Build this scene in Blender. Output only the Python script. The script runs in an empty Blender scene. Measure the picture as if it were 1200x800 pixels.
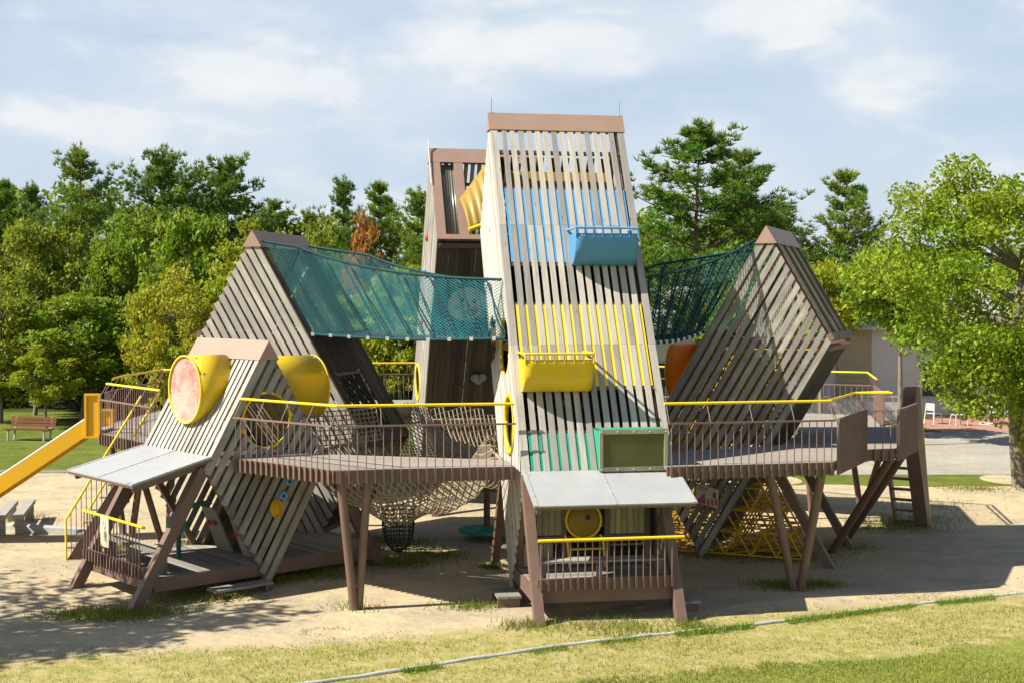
import bpy, math, random
import numpy as np
from mathutils import Vector, Matrix
R = math.radians
random.seed(7)
rng = np.random.default_rng(11)
S = bpy.context.scene
COL = S.collection

# ------------------------------------------------------------------ camera, sky, sun, exposure
cam = bpy.data.objects.new('camera', bpy.data.cameras.new('camera'))
COL.objects.link(cam)
cam.location = (0, 0, 5.138)
cam.rotation_euler = (R(90) - 0.02892, 0, 0)
cam.data.sensor_width = 36
cam.data.lens = 1522.57 * 36 / 1200
cam.data.clip_start = 0.5
cam.data.clip_end = 2000
S.camera = cam

SUN_DIR = Vector((-0.727, -0.203, 0.72)).normalized()      # towards the sun
SUN_EL = math.asin(SUN_DIR.z)
SUN_AZ = math.atan2(SUN_DIR.x, SUN_DIR.y)
world = bpy.data.worlds.new('World')
S.world = world
world.use_nodes = True
SKY_STRENGTH = 0.066
SUN_STRENGTH = 5.0
EXPOSURE = 0.95
sun = bpy.data.objects.new('sun', bpy.data.lights.new('sun', 'SUN'))
COL.objects.link(sun)
sun.data.energy = SUN_STRENGTH
sun.data.angle = R(0.55)
sun.data.color = (1.0, 0.925, 0.80)
sun.rotation_euler = (-SUN_DIR).to_track_quat('-Z', 'Y').to_euler()
sun.location = (-40, -5, 60)
S.view_settings.view_transform = 'Standard'
S.view_settings.look = 'None'
S.view_settings.exposure = EXPOSURE
S.view_settings.gamma = 1
S.view_settings.use_curve_mapping = False


class NT:
    """tiny helper to wire node trees"""
    def __init__(self, tree):
        self.t = tree
        self.t.nodes.clear()

    def n(self, kind, _props=None, **inp):
        nd = self.t.nodes.new(kind)
        for k, v in (_props or {}).items():
            setattr(nd, k, v)
        for k, v in inp.items():
            key = int(k[1:]) if k[0] == 'i' and k[1:].isdigit() else k.replace('_', ' ')
            self.set(nd.inputs[key], v)
        return nd

    def set(self, sock, v):
        if isinstance(v, bpy.types.NodeSocket):
            self.t.links.new(v, sock)
        elif isinstance(v, bpy.types.Node):
            self.t.links.new(v.outputs[0], sock)
        else:
            if sock.type == 'RGBA' and len(v) == 3:
                v = (*v, 1)
            sock.default_value = v

    def math(self, op, a, b=0.0, clamp=False):
        return self.n('ShaderNodeMath', {'operation': op, 'use_clamp': clamp}, i0=a, i1=b).outputs[0]

    def mix(self, fac, a, b, blend='MIX'):
        nd = self.t.nodes.new('ShaderNodeMix')
        nd.data_type = 'RGBA'
        nd.blend_type = blend
        self.set(nd.inputs[0], fac)
        self.set(nd.inputs[6], a)
        self.set(nd.inputs[7], b)
        return nd.outputs[2]

    def ramp(self, fac, stops, interp='LINEAR'):
        nd = self.t.nodes.new('ShaderNodeValToRGB')
        nd.color_ramp.interpolation = interp
        e = nd.color_ramp.elements
        while len(e) < len(stops):
            e.new(0.5)
        for i, (p, c) in enumerate(stops):
            e[i].position = p
            e[i].color = (c, c, c, 1) if not hasattr(c, '__len__') else (*c, 1)
        self.set(nd.inputs[0], fac)
        return nd.outputs[0]

    def noise(self, vec, scale, detail=4.0, rough=0.55, dist=0.0):
        nd = self.n('ShaderNodeTexNoise', None, Scale=scale, Detail=detail, Roughness=rough, Distortion=dist)
        if vec is not None:
            self.set(nd.inputs['Vector'], vec)
        return nd.outputs[0]

    def mapping(self, vec, scale=(1, 1, 1), rot=(0, 0, 0), loc=(0, 0, 0)):
        return self.n('ShaderNodeMapping', None, Vector=vec, Scale=scale, Rotation=rot, Location=loc).outputs[0]


# sky with thin drifting cloud
w = NT(world.node_tree)
sky = w.n('ShaderNodeTexSky', {'sky_type': 'NISHITA', 'sun_disc': False, 'sun_elevation': SUN_EL,
                               'sun_rotation': SUN_AZ, 'altitude': 20, 'air_density': 1.0, 'dust_density': 1.6,
                               'ozone_density': 1.2})
gen = w.n('ShaderNodeTexCoord').outputs['Generated']
sep = w.n('ShaderNodeSeparateXYZ', None, Vector=gen)
zz_ = sep.outputs[2]
cn1 = w.noise(w.mapping(gen, (1.0, 1.0, 2.6), loc=(0.3, 0.4, 0.2)), 4.2, 7, 0.50, 0.3)
cn2 = w.noise(w.mapping(gen, (1.0, 1.0, 2.1), loc=(2.3, 1.4, 0.9)), 9.0, 8, 0.55, 0.4)
cl = w.math('ADD', w.ramp(cn1, [(0.36, 0.05), (0.57, 0.85)]), w.math('MULTIPLY', w.ramp(cn2, [(0.48, 0.0), (0.64, 0.8)]), w.ramp(cn1, [(0.36, 0.25), (0.55, 1.0)])), True)
cl = w.math('MULTIPLY', cl, w.ramp(zz_, [(0.02, 0.55), (0.16, 1.0)]))
cloudcol = w.mix(w.ramp(cn2, [(0.40, 0.0), (0.66, 1.0)]), (6.0, 6.5, 7.1), (7.5, 7.5, 7.5))
haze_blue = w.mix(0.78, sky.outputs[0], (4.75, 5.8, 7.0))
low_sky = w.mix(w.math('MULTIPLY', cl, 0.85), haze_blue, cloudcol)
# the pale band of haze and cloud gives way to a deeper blue overhead
skyc = w.mix(w.ramp(zz_, [(0.30, 0.0), (0.55, 1.0)]), low_sky, w.mix(0.5, sky.outputs[0], (0.75, 1.5, 3.3)))
bg = w.n('ShaderNodeBackground', None, Color=skyc, Strength=SKY_STRENGTH)
w.n('ShaderNodeOutputWorld', None, Surface=bg)


# ------------------------------------------------------------------ materials
def new_mat(name):
    m = bpy.data.materials.new(name)
    m.use_nodes = True
    return m, NT(m.node_tree)


def finish(t, color, rough=0.6, bump=None, bump_d=0.01, spec=0.3, metal=0.0, trans=None, alpha=None):
    p = t.n('ShaderNodeBsdfPrincipled', None, Base_Color=color, Roughness=rough, Metallic=metal)
    p.inputs['Specular IOR Level'].default_value = spec
    if bump is not None:
        b = t.n('ShaderNodeBump', None, Strength=0.6, Distance=bump_d, Height=bump)
        t.set(p.inputs['Normal'], b)
    if trans:
        p.inputs['Transmission Weight'].default_value = trans
    if alpha is not None:
        t.set(p.inputs['Alpha'], alpha)
    t.n('ShaderNodeOutputMaterial', None, Surface=p)
    return p


def mat_wood(name, c0, c1, stain=0.35):
    c0, c1 = sc(c0), sc(c1)
    m, t = new_mat(name)
    rn = t.n('ShaderNodeAttribute', {'attribute_name': 'rn'}).outputs['Fac']
    uv = t.n('ShaderNodeUVMap', {'uv_map': 'uv'}).outputs[0]
    g = t.noise(t.mapping(uv, (1.2, 38, 1)), 1.6, 6, 0.65)
    g2 = t.noise(t.mapping(uv, (0.55, 3.2, 1)), 1.0, 4, 0.6)
    c = t.mix(t.ramp(g, [(0.3, 0), (0.72, 1)]), c0, c1)
    c = t.mix(t.ramp(g2, [(0.5, 0.0), (0.75, stain)]), c, tuple(x * 0.45 for x in c0))
    kn = t.n('ShaderNodeTexVoronoi', None, Vector=t.mapping(uv, (1.7, 7.0, 1)), Scale=1.0)
    c = t.mix(t.ramp(kn.outputs['Distance'], [(0.05, 0.75), (0.12, 0.0)]), c, tuple(x * 0.3 for x in c0))
    g3 = t.noise(t.mapping(uv, (0.25, 11, 1)), 1.3, 5, 0.7)
    c = t.mix(t.ramp(g3, [(0.55, 0.0), (0.70, 0.55)]), c, tuple(x * 0.5 for x in c0))
    k = t.math('ADD', t.math('MULTIPLY', rn, 0.62), 0.70)
    hs = t.n('ShaderNodeHueSaturation', None, Saturation=t.math('ADD', t.math('MULTIPLY', rn, 0.5), 0.72), Value=k, Color=c)
    finish(t, hs.outputs[0], 0.85, g, 0.004, 0.2)
    return m


def mat_paint(name, col, rough=0.45, var=0.22, dirt=0.25, spec=0.4):
    col = sc(col)
    m, t = new_mat(name)
    oc = t.n('ShaderNodeTexCoord').outputs['Object']
    n1 = t.noise(oc, 2.2, 5, 0.6)
    n2 = t.noise(t.mapping(oc, (9, 9, 2.0)), 1.5, 5, 0.7)
    c = t.mix(t.ramp(n1, [(0.35, 0), (0.75, 1)]), col, tuple(min(1, x * (1 + var) + var * 0.04) for x in col))
    c = t.mix(t.ramp(n2, [(0.52, 0.0), (0.78, dirt)]), c, tuple(x * 0.5 + 0.02 for x in col))
    finish(t, c, t.math('ADD', t.math('MULTIPLY', n2, 0.25), rough - 0.1), n2, 0.002, spec)
    return m


def mat_plastic(name, col, transl=0.25):
    col = sc(col)
    m, t = new_mat(name)
    oc = t.n('ShaderNodeTexCoord').outputs['Object']
    n1 = t.noise(t.mapping(oc, (3, 3, 1.2)), 2.5, 6, 0.65)
    c = t.mix(t.ramp(n1, [(0.45, 0), (0.8, 0.45)]), col, tuple(x * 0.6 + 0.12 for x in col))
    p = t.n('ShaderNodeBsdfPrincipled', None, Base_Color=c, Roughness=t.math('ADD', t.math('MULTIPLY', n1, 0.3), 0.25))
    tr = t.n('ShaderNodeBsdfTranslucent', None, Color=c)
    mx = t.n('ShaderNodeMixShader', None, Fac=transl, i1=p.outputs[0], i2=tr.outputs[0])
    t.n('ShaderNodeOutputMaterial', None, Surface=mx)
    return m


def mat_leaf(name, transl=0.38):
    m, t = new_mat(name)
    rn = t.n('ShaderNodeAttribute', {'attribute_name': 'rn'}).outputs['Fac']
    oi = t.n('ShaderNodeObjectInfo')
    col = oi.outputs['Color']
    oc = t.n('ShaderNodeTexCoord').outputs['Object']
    n1 = t.noise(oc, 0.55, 3, 0.6)
    k = t.math('ADD', t.math('MULTIPLY', rn, 0.75), 0.55)
    hue = t.math('ADD', t.math('MULTIPLY', t.math('SUBTRACT', n1, 0.5), 0.16), 0.5)
    hs = t.n('ShaderNodeHueSaturation', None, Hue=hue, Saturation=1.0, Value=k, Color=col)
    p = t.n('ShaderNodeBsdfPrincipled', None, Base_Color=hs.outputs[0], Roughness=0.55)
    p.inputs['Specular IOR Level'].default_value = 0.25
    tr = t.n('ShaderNodeBsdfTranslucent', None, Color=t.mix(0.5, hs.outputs[0], (0.22, 0.26, 0.02), 'ADD'))
    mx = t.n('ShaderNodeMixShader', None, Fac=transl, i1=p.outputs[0], i2=tr.outputs[0])
    t.n('ShaderNodeOutputMaterial', None, Surface=mx)
    return m


ALB = 0.78


def sc(c):
    return tuple(x * ALB for x in c)


M = {}
M['wood'] = mat_wood('weathered_wood', (0.40, 0.365, 0.315), (0.61, 0.575, 0.515), 0.5)
M['wood_sunlit'] = mat_wood('sunlit_wood', (0.47, 0.44, 0.385), (0.66, 0.63, 0.57), 0.22)  # tower timber lightened in colour to stand for direct sun on the sides
M['wood_shaded'] = mat_wood('shaded_wood', (0.075, 0.062, 0.046), (0.145, 0.125, 0.095), 0.4)  # tower timber with shade put into its colour, for backs and undersides
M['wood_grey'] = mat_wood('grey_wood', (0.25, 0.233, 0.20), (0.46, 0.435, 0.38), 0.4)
M['wood_lichen'] = mat_wood('lichen_wood', (0.36, 0.32, 0.17), (0.58, 0.53, 0.33), 0.3)
M['brown'] = mat_paint('brown_paint', (0.185, 0.115, 0.087), 0.5)
M['brown_cap'] = mat_paint('brown_sheet_metal', (0.40, 0.265, 0.205), 0.5, 0.1, 0.12)
M['brown_bar'] = mat_paint('brown_bar_paint', (0.235, 0.145, 0.122), 0.5)
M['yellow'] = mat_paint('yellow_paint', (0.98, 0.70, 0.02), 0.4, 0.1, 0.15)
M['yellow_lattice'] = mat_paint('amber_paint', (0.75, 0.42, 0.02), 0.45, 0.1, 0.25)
M['orange_yellow'] = mat_plastic('slide_plastic', (1.0, 0.56, 0.008), 0.10)
M['yellow_plastic'] = mat_plastic('yellow_plastic', (1.0, 0.70, 0.012), 0.22)
M['amber_plastic'] = mat_plastic('amber_plastic', (1.25, 0.66, 0.008), 0.6)
M['dull_amber'] = mat_plastic('dull_amber_plastic', (0.48, 0.29, 0.02), 0.2)
M['honey_plastic'] = mat_plastic('honey_translucent_plastic', (0.72, 0.50, 0.10), 0.5)
M['blue_plastic'] = mat_plastic('blue_plastic', (0.10, 0.36, 0.68), 0.15)
M['blue'] = mat_paint('blue_paint', (0.12, 0.38, 0.70), 0.45)
M['green'] = mat_paint('green_paint', (0.02, 0.36, 0.22), 0.45)
M['green_dark'] = mat_paint('dark_green_paint', (0.01, 0.12, 0.07), 0.4)
M['red'] = mat_paint('red_paint', (0.5, 0.03, 0.02), 0.45)
M['bench_wood'] = mat_wood('brown_bench_wood', (0.12, 0.05, 0.022), (0.22, 0.10, 0.05), 0.3)
M['white'] = mat_paint('white_paint', (0.74, 0.73, 0.70), 0.5, 0.05, 0.15)
M['roof'] = mat_paint('pale_roof_sheet', (0.41, 0.425, 0.43), 0.42, 0.12, 0.28, 0.5)
M['litter'] = mat_paint('dry_leaves', (0.17, 0.115, 0.055), 0.9, 0.6, 0.3, 0.1)
M['steel'] = mat_paint('grey_steel', (0.42, 0.42, 0.40), 0.4)
M['concrete'] = mat_paint('concrete', (0.38, 0.365, 0.33), 0.85, 0.2, 0.35, 0.2)
M['kerb'] = mat_paint('pale_kerb_stone', (0.47, 0.48, 0.43), 0.85, 0.25, 0.5, 0.2)
M['rope'] = mat_paint('khaki_rope', (0.36, 0.31, 0.22), 0.9, 0.3, 0.4, 0.1)
M['rope_dark'] = mat_paint('dark_rope', (0.05, 0.05, 0.045), 0.9, 0.3, 0.3, 0.1)
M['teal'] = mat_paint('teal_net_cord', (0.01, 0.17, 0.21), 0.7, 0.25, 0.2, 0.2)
M['teal_dark_shaded'] = mat_paint('dark_and_shaded_teal_cord', (0.01, 0.055, 0.06), 0.7, 0.25, 0.2, 0.2)  # lacing cord; also the right tunnel's near side, coloured as in shade
M['black'] = mat_paint('black_metal', (0.03, 0.03, 0.03), 0.5)
M['wall_white'] = mat_paint('white_plaster', (0.66, 0.66, 0.64), 0.8, 0.05, 0.15, 0.2)
M['wall_beige'] = mat_paint('beige_shutter', (0.44, 0.37, 0.25), 0.7, 0.1, 0.15, 0.2)
M['pink'] = mat_paint('pink_print', (0.50, 0.09, 0.22), 0.6)
M['ink'] = mat_paint('dark_print', (0.10, 0.09, 0.07), 0.7)
M['cream'] = mat_paint('cream_board', (0.68, 0.62, 0.44), 0.6, 0.05, 0.2)
M['leaf'] = mat_leaf('foliage', 0.40)
M['needle'] = mat_leaf('needles', 0.22)
M['grass'] = mat_leaf('grass_blades', 0.35)


def mat_bark(name, c):
    m, t = new_mat(name)
    oc = t.n('ShaderNodeTexCoord').outputs['Object']
    n1 = t.noise(t.mapping(oc, (7, 7, 1.6)), 2.0, 6, 0.7)
    col = t.mix(t.ramp(n1, [(0.35, 0), (0.7, 1)]), tuple(x * 0.5 for x in c), c)
    finish(t, col, 0.9, n1, 0.03, 0.1)
    return m


M['bark'] = mat_bark('brown_bark', (0.20, 0.145, 0.10))
M['bark_grey'] = mat_bark('grey_bark', (0.27, 0.23, 0.18))

# scratched translucent disc at the end of the yellow barrel
m, t = new_mat('scratched_clear_disc')
oc = t.n('ShaderNodeTexCoord').outputs['Object']
n1 = t.noise(oc, 1.6, 5, 0.6, 0.6)
n2 = t.noise(oc, 14, 6, 0.75, 1.5)
c = t.mix(t.ramp(n1, [(0.42, 0), (0.62, 1)]), (0.40, 0.33, 0.28), (0.40, 0.13, 0.085))
c = t.mix(t.ramp(n2, [(0.48, 0), (0.62, 0.8)]), c, (0.50, 0.46, 0.43))
finish(t, c, 0.35, n2, 0.003, 0.5)
M['disc'] = m
# olive acrylic pane
m, t = new_mat('olive_acrylic')
oc = t.n('ShaderNodeTexCoord').outputs['Object']
n1 = t.noise(oc, 2.0, 4, 0.6)
c = t.mix(n1, (0.10, 0.12, 0.045), (0.17, 0.13, 0.04))
p = t.n('ShaderNodeBsdfPrincipled', None, Base_Color=c, Roughness=0.22, Alpha=0.55)
t.n('ShaderNodeOutputMaterial', None, Surface=p)
M['acrylic'] = m
# cloudy corrugated sheet
m, t = new_mat('cloudy_corrugated_sheet')
p = t.n('ShaderNodeBsdfPrincipled', None, Base_Color=(0.17, 0.165, 0.125), Roughness=0.3, Alpha=0.93)
t.n('ShaderNodeOutputMaterial', None, Surface=p)
M['sheet'] = m
# deck planking
m, t = new_mat('deck_planks')
oc = t.n('ShaderNodeTexCoord').outputs['Object']
sx = t.n('ShaderNodeSeparateXYZ', None, Vector=t.mapping(oc, (1, 1, 1), (0, 0, R(14))))
yy = t.math('MULTIPLY', sx.outputs[1], 7.2)
fr = t.math('FRACT', yy)
rid = t.n('ShaderNodeTexWhiteNoise', {'noise_dimensions': '1D'}, W=t.math('FLOOR', yy)).outputs[0]
gr = t.noise(t.mapping(oc, (1.2, 14, 1), (0, 0, R(14))), 2, 6, 0.65)
c = t.mix(gr, (0.21, 0.185, 0.155), (0.40, 0.365, 0.32))
c = t.mix(t.math('MULTIPLY', rid, 0.45), c, (0.22, 0.19, 0.16))
c = t.mix(t.math('LESS_THAN', fr, 0.07), c, (0.05, 0.04, 0.03))
finish(t, c, 0.85, gr, 0.004, 0.2)
M['deck'] = m


# ------------------------------------------------------------------ ground material
def ground_material():
    m, t = new_mat('sand_and_turf')
    oc = t.n('ShaderNodeTexCoord').outputs['Object']
    s = t.n('ShaderNodeSeparateXYZ', None, Vector=oc)
    x, y = s.outputs[0], s.outputs[1]
    big = t.noise(oc, 0.35, 4, 0.6)
    med = t.noise(oc, 1.6, 5, 0.62, 0.4)
    fine = t.noise(oc, 9.0, 6, 0.7)
    grain = t.noise(oc, 60.0, 4, 0.7)
    sand = t.mix(big, (0.68, 0.555, 0.355), (0.57, 0.46, 0.285))
    sand = t.mix(t.ramp(med, [(0.45, 0), (0.75, 0.55)]), sand, (0.74, 0.61, 0.40))
    sand = t.mix(t.ramp(fine, [(0.30, 0.6), (0.45, 0.0)]), sand, (0.25, 0.195, 0.12))
    sand = t.mix(t.ramp(grain, [(0.33, 0.45), (0.45, 0)]), sand, (0.17, 0.14, 0.095))
    pat = t.noise(t.mapping(oc, (0.8, 1.3, 1), loc=(4, 2, 0)), 0.7, 6, 0.66, 0.8)
    sand = t.mix(t.ramp(pat, [(0.46, 0.0), (0.60, 0.72)]), sand, t.mix(fine, (0.36, 0.32, 0.245), (0.50, 0.43, 0.31)))
    foot = t.n('ShaderNodeTexVoronoi', {'feature': 'SMOOTH_F1'}, Vector=t.mapping(oc, (1, 1.5, 1)), Scale=3.2).outputs['Distance']
    sand = t.mix(t.ramp(foot, [(0.05, 0.30), (0.25, 0.0)]), sand, (0.42, 0.34, 0.21))
    # signed distance into the front turf: 20.8 + .265 x - y
    d1 = t.math('SUBTRACT', t.math('ADD', t.math('MULTIPLY', x, 0.265), 20.75), y)
    d1n = t.math('ADD', d1, t.math('MULTIPLY', t.math('SUBTRACT', med, 0.5), 1.5))
    f1 = t.ramp(t.math('MULTIPLY', d1n, 1.2), [(0.0, 0), (0.7, 1)])
    patch = t.ramp(t.noise(oc, 3.4, 6, 0.72, 0.6), [(0.36, 0.15), (0.58, 1)])
    gcol = t.mix(fine, (0.27, 0.27, 0.06), (0.43, 0.40, 0.13))
    dry = t.mix(fine, (0.62, 0.50, 0.26), (0.48, 0.39, 0.19))
    turf = t.mix(patch, dry, gcol)
    d2 = t.math('SUBTRACT', t.math('ADD', t.math('MULTIPLY', x, 0.34), 17.2), y)
    d2n = t.math('ADD', d2, t.math('MULTIPLY', t.math('SUBTRACT', med, 0.5), 1.6))
    f2 = t.ramp(t.math('MULTIPLY', d2n, 1.6), [(0.0, 0), (0.7, 1)])
    lush = t.mix(fine, (0.21, 0.25, 0.045), (0.35, 0.36, 0.09))
    turf = t.mix(f2, turf, lush)
    col = t.mix(f1, sand, turf)
    # dark forest floor far back
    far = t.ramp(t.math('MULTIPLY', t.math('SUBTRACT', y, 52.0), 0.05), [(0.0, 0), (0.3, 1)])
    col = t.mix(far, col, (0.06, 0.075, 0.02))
    col = t.mix(1.0, col, (ALB, ALB, ALB), 'MULTIPLY')
    h = t.math('ADD', t.math('ADD', t.math('MULTIPLY', med, 1.2), t.math('MULTIPLY', foot, 1.1)), t.math('ADD', fine, t.math('MULTIPLY', grain, 0.35)))
    finish(t, col, 0.95, h, 0.05, 0.1)
    return m


def mat_simple_ground(name, a, b, scale, bump=0.02):
    a, b = sc(a), sc(b)
    m, t = new_mat(name)
    oc = t.n('ShaderNodeTexCoord').outputs['Object']
    n1 = t.noise(oc, scale, 6, 0.68)
    n2 = t.noise(oc, scale * 8, 5, 0.7)
    n3 = t.noise(oc, 0.25, 3, 0.6)
    c = t.mix(t.ramp(n1, [(0.35, 0), (0.65, 1)]), a, b)
    c = t.mix(t.ramp(n2, [(0.4, 0.4), (0.6, 0)]), c, tuple(q * 0.55 for q in a))
    c = t.mix(t.ramp(n3, [(0.45, 0), (0.75, 0.35)]), c, tuple(min(1, q * 1.35) for q in b))
    finish(t, c, 0.95, n2, bump, 0.1)
    return m


M['ground'] = ground_material()
M['lawn'] = mat_simple_ground('lawn_turf', (0.10, 0.145, 0.02), (0.20, 0.225, 0.04), 1.1)
M['path'] = mat_simple_ground('pale_path', (0.40, 0.37, 0.31), (0.48, 0.445, 0.375), 0.8, 0.01)
m, t = new_mat('red_brick_paving')
oc = t.n('ShaderNodeTexCoord').outputs['Object']
br = t.n('ShaderNodeTexBrick', None, Vector=oc, Color1=(0.33, 0.15, 0.10), Color2=(0.40, 0.20, 0.14), Mortar=(0.30, 0.25, 0.20), Scale=3.0)
finish(t, br.outputs[0], 0.9)
M['brick'] = m


# ------------------------------------------------------------------ mesh helpers
class MB:
    def __init__(self):
        self.v, self.f, self.uv, self.rn, self.mi, self.sm = [], [], [], [], [], []

    def _faces(self, vs, fs, uvs, rn, mat, smooth=False):
        b = len(self.v)
        self.v += [tuple(p) for p in vs]
        for fc in fs:
            self.f.append([b + i for i in fc])
            self.uv += [uvs[i] for i in fc]
            self.rn.append(rn)
            self.mi.append(mat)
            self.sm.append(smooth)

    def prism(self, pts, ext, mat=0, along=None):
        """closed polygon pts pushed along ext"""
        pts = [Vector(p) for p in pts]
        ext = Vector(ext)
        n = len(pts)
        nrm = Vector((0, 0, 0))
        for i in range(n):
            nrm += (pts[i] - pts[0]).cross(pts[(i + 1) % n] - pts[0])
        if nrm.dot(ext) > 0:
            pts = pts[::-1]
        vs = pts + [p + ext for p in pts]
        fs = [list(range(n)), list(range(2 * n - 1, n - 1, -1))]
        for i in range(n):
            j = (i + 1) % n
            fs.append([i, n + i, n + j, j])
        fs = [f[::-1] for f in fs]
        fs = [f[::-1] for f in fs]
        a = Vector(along).normalized() if along is not None else max(((pts[i] - pts[i - 1]) for i in range(n)), key=lambda q: q.length).normalized()
        c = a.orthogonal().normalized()
        e = a.cross(c)
        r = random.random()
        o = pts[0]
        uv = [((p - o).dot(a) + r * 13, (p - o).dot(c) + (p - o).dot(e) + r * 41) for p in vs]
        self._faces(vs, fs, uv, r, mat)

    def box(self, o, a, b, c, mat=0):
        o, a, b, c = Vector(o), Vector(a), Vector(b), Vector(c)
        self.prism([o, o + a, o + a + b, o + b], c, mat, a)

    def cube(self, lo, hi, mat=0):
        lo, hi = Vector(lo), Vector(hi)
        d = hi - lo
        ax = [Vector((d.x, 0, 0)), Vector((0, d.y, 0)), Vector((0, 0, d.z))]
        ax.sort(key=lambda q: -q.length)
        self.box(lo, *ax, mat)

    def bar(self, p0, p1, w, h, up=(0, 0, 1), mat=0):
        p0, p1 = Vector(p0), Vector(p1)
        d = (p1 - p0)
        dn = d.normalized()
        s = dn.cross(Vector(up))
        if s.length < 1e-4:
            s = dn.cross(Vector((1, 0, 0)))
        s.normalize()
        u = s.cross(dn)
        self.box(p0 - s * w / 2 - u * h / 2, d, s * w, u * h, mat)

    def tube(self, pts, r, seg=8, mat=0, cap=True, smooth=True, radii=None):
        pts = [Vector(p) for p in pts]
        n = len(pts)
        vs, uv = [], []
        rr = random.random()
        prev = None
        L = 0
        for i, p in enumerate(pts):
            d = (pts[min(i + 1, n - 1)] - pts[max(i - 1, 0)]).normalized()
            if prev is None:
                s = d.orthogonal().normalized()
            else:
                s = (prev - d * prev.dot(d))
                s = s.normalized() if s.length > 1e-6 else d.orthogonal().normalized()
            prev = s
            u = d.cross(s)
            if i:
                L += (p - pts[i - 1]).length
            ri = radii[i] if radii else r
            for k in range(seg):
                a = 2 * math.pi * k / seg
                vs.append(p + (s * math.cos(a) + u * math.sin(a)) * ri)
                uv.append((L + rr * 9, k / seg * ri * 6 + rr * 17))
        fs = []
        for i in range(n - 1):
            for k in range(seg):
                k2 = (k + 1) % seg
                fs.append([i * seg + k, i * seg + k2, (i + 1) * seg + k2, (i + 1) * seg + k])
        self._faces(vs, fs, uv, rr, mat, smooth)
        if cap:
            self._faces(vs[:seg][::-1], [list(range(seg))], uv[:seg], rr, mat)
            self._faces(vs[-seg:], [list(range(seg))], uv[-seg:], rr, mat)

    def pipe(self, c0, c1, r_out, r_in, seg=32, mat=0):
        """open cylinder shell with thickness"""
        c0, c1 = Vector(c0), Vector(c1)
        d = (c1 - c0).normalized()
        s = d.orthogonal().normalized()
        u = d.cross(s)
        vs, fs, uv = [], [], []
        for c, r in ((c0, r_out), (c1, r_out), (c1, r_in), (c0, r_in)):
            for k in range(seg):
                a = 2 * math.pi * k / seg
                vs.append(c + (s * math.cos(a) + u * math.sin(a)) * r)
                uv.append((k / seg, 0))
        for ring in range(4):
            for k in range(seg):
                k2 = (k + 1) % seg
                a, b = ring * seg, ((ring + 1) % 4) * seg
                fs.append([a + k, a + k2, b + k2, b + k])
        self._faces(vs, fs, uv, random.random(), mat, True)

    def disc(self, c, n, r, th, seg=32, mat=0):
        c, n = Vector(c), Vector(n).normalized()
        s = n.orthogonal().normalized()
        u = n.cross(s)
        self.prism([c + (s * math.cos(2 * math.pi * k / seg) + u * math.sin(2 * math.pi * k / seg)) * r for k in range(seg)], n * th, mat)

    def dome(self, c, n, r, h, seg=16, rings=5, mat=0):
        c, n = Vector(c), Vector(n).normalized()
        s = n.orthogonal().normalized()
        u = n.cross(s)
        vs, fs, uv = [], [], []
        for i in range(rings):
            a = math.pi / 2 * i / rings
            for k in range(seg):
                b = 2 * math.pi * k / seg
                vs.append(c + (s * math.cos(b) + u * math.sin(b)) * r * math.cos(a) + n * h * math.sin(a))
                uv.append((k / seg, i))
        vs.append(c + n * h)
        uv.append((0, rings))
        for i in range(rings - 1):
            for k in range(seg):
                k2 = (k + 1) % seg
                fs.append([i * seg + k, i * seg + k2, (i + 1) * seg + k2, (i + 1) * seg + k])
        for k in range(seg):
            fs.append([(rings - 1) * seg + k, (rings - 1) * seg + (k + 1) % seg, rings * seg])
        fs.append(list(range(seg))[::-1])
        self._faces(vs, fs, uv, random.random(), mat, True)

    def grid(self, P, mat=0, thick=0.0, smooth=True):
        """P[i][j] points -> sheet, optional thickness along normals"""
        ni, nj = len(P), len(P[0])
        vs = [Vector(P[i][j]) for i in range(ni) for j in range(nj)]
        fs = []
        for i in range(ni - 1):
            for j in range(nj - 1):
                fs.append([i * nj + j, (i + 1) * nj + j, (i + 1) * nj + j + 1, i * nj + j + 1])
        uv = [(i * 0.1, j * 0.1) for i in range(ni) for j in range(nj)]
        if thick:
            nr = [Vector((0, 0, 0)) for _ in vs]
            for f in fs:
                nn = (vs[f[1]] - vs[f[0]]).cross(vs[f[3]] - vs[f[0]])
                for q in f:
                    nr[q] += nn
            back = [v - n.normalized() * thick for v, n in zip(vs, nr)]
            b = len(vs)
            bf = [[b + q for q in f[::-1]] for f in fs]
            rim = [i * nj for i in range(ni)] + [(ni - 1) * nj + j for j in range(1, nj)] + \
                  [i * nj + nj - 1 for i in range(ni - 2, -1, -1)] + [j for j in range(nj - 2, 0, -1)]
            rf = [[rim[k], b + rim[k], b + rim[(k + 1) % len(rim)], rim[(k + 1) % len(rim)]] for k in range(len(rim))]
            vs, fs, uv = vs + back, fs + bf + rf, uv + uv
        self._faces(vs, fs, uv, random.random(), mat, smooth)

    def build(self, name, mats, parent=None, off=(0, 0, 0)):
        me = bpy.data.meshes.new(name)
        o = Vector(off)
        me.from_pydata([tuple(Vector(p) - o) for p in self.v], [], self.f)
        mats = mats if isinstance(mats, (list, tuple)) else [mats]
        for q in mats:
            me.materials.append(M[q])
        uvl = me.uv_layers.new(name='uv')
        uvl.data.foreach_set('uv', np.array(self.uv, dtype=np.float32).ravel())
        at = me.attributes.new('rn', 'FLOAT', 'FACE')
        at.data.foreach_set('value', np.array(self.rn, dtype=np.float32))
        me.polygons.foreach_set('material_index', np.array(self.mi, dtype=np.int32))
        me.polygons.foreach_set('use_smooth', np.array(self.sm, dtype=bool))
        me.update()
        ob = bpy.data.objects.new(name, me)
        COL.objects.link(ob)
        if parent is not None:
            ob.parent = parent
        return ob


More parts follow.
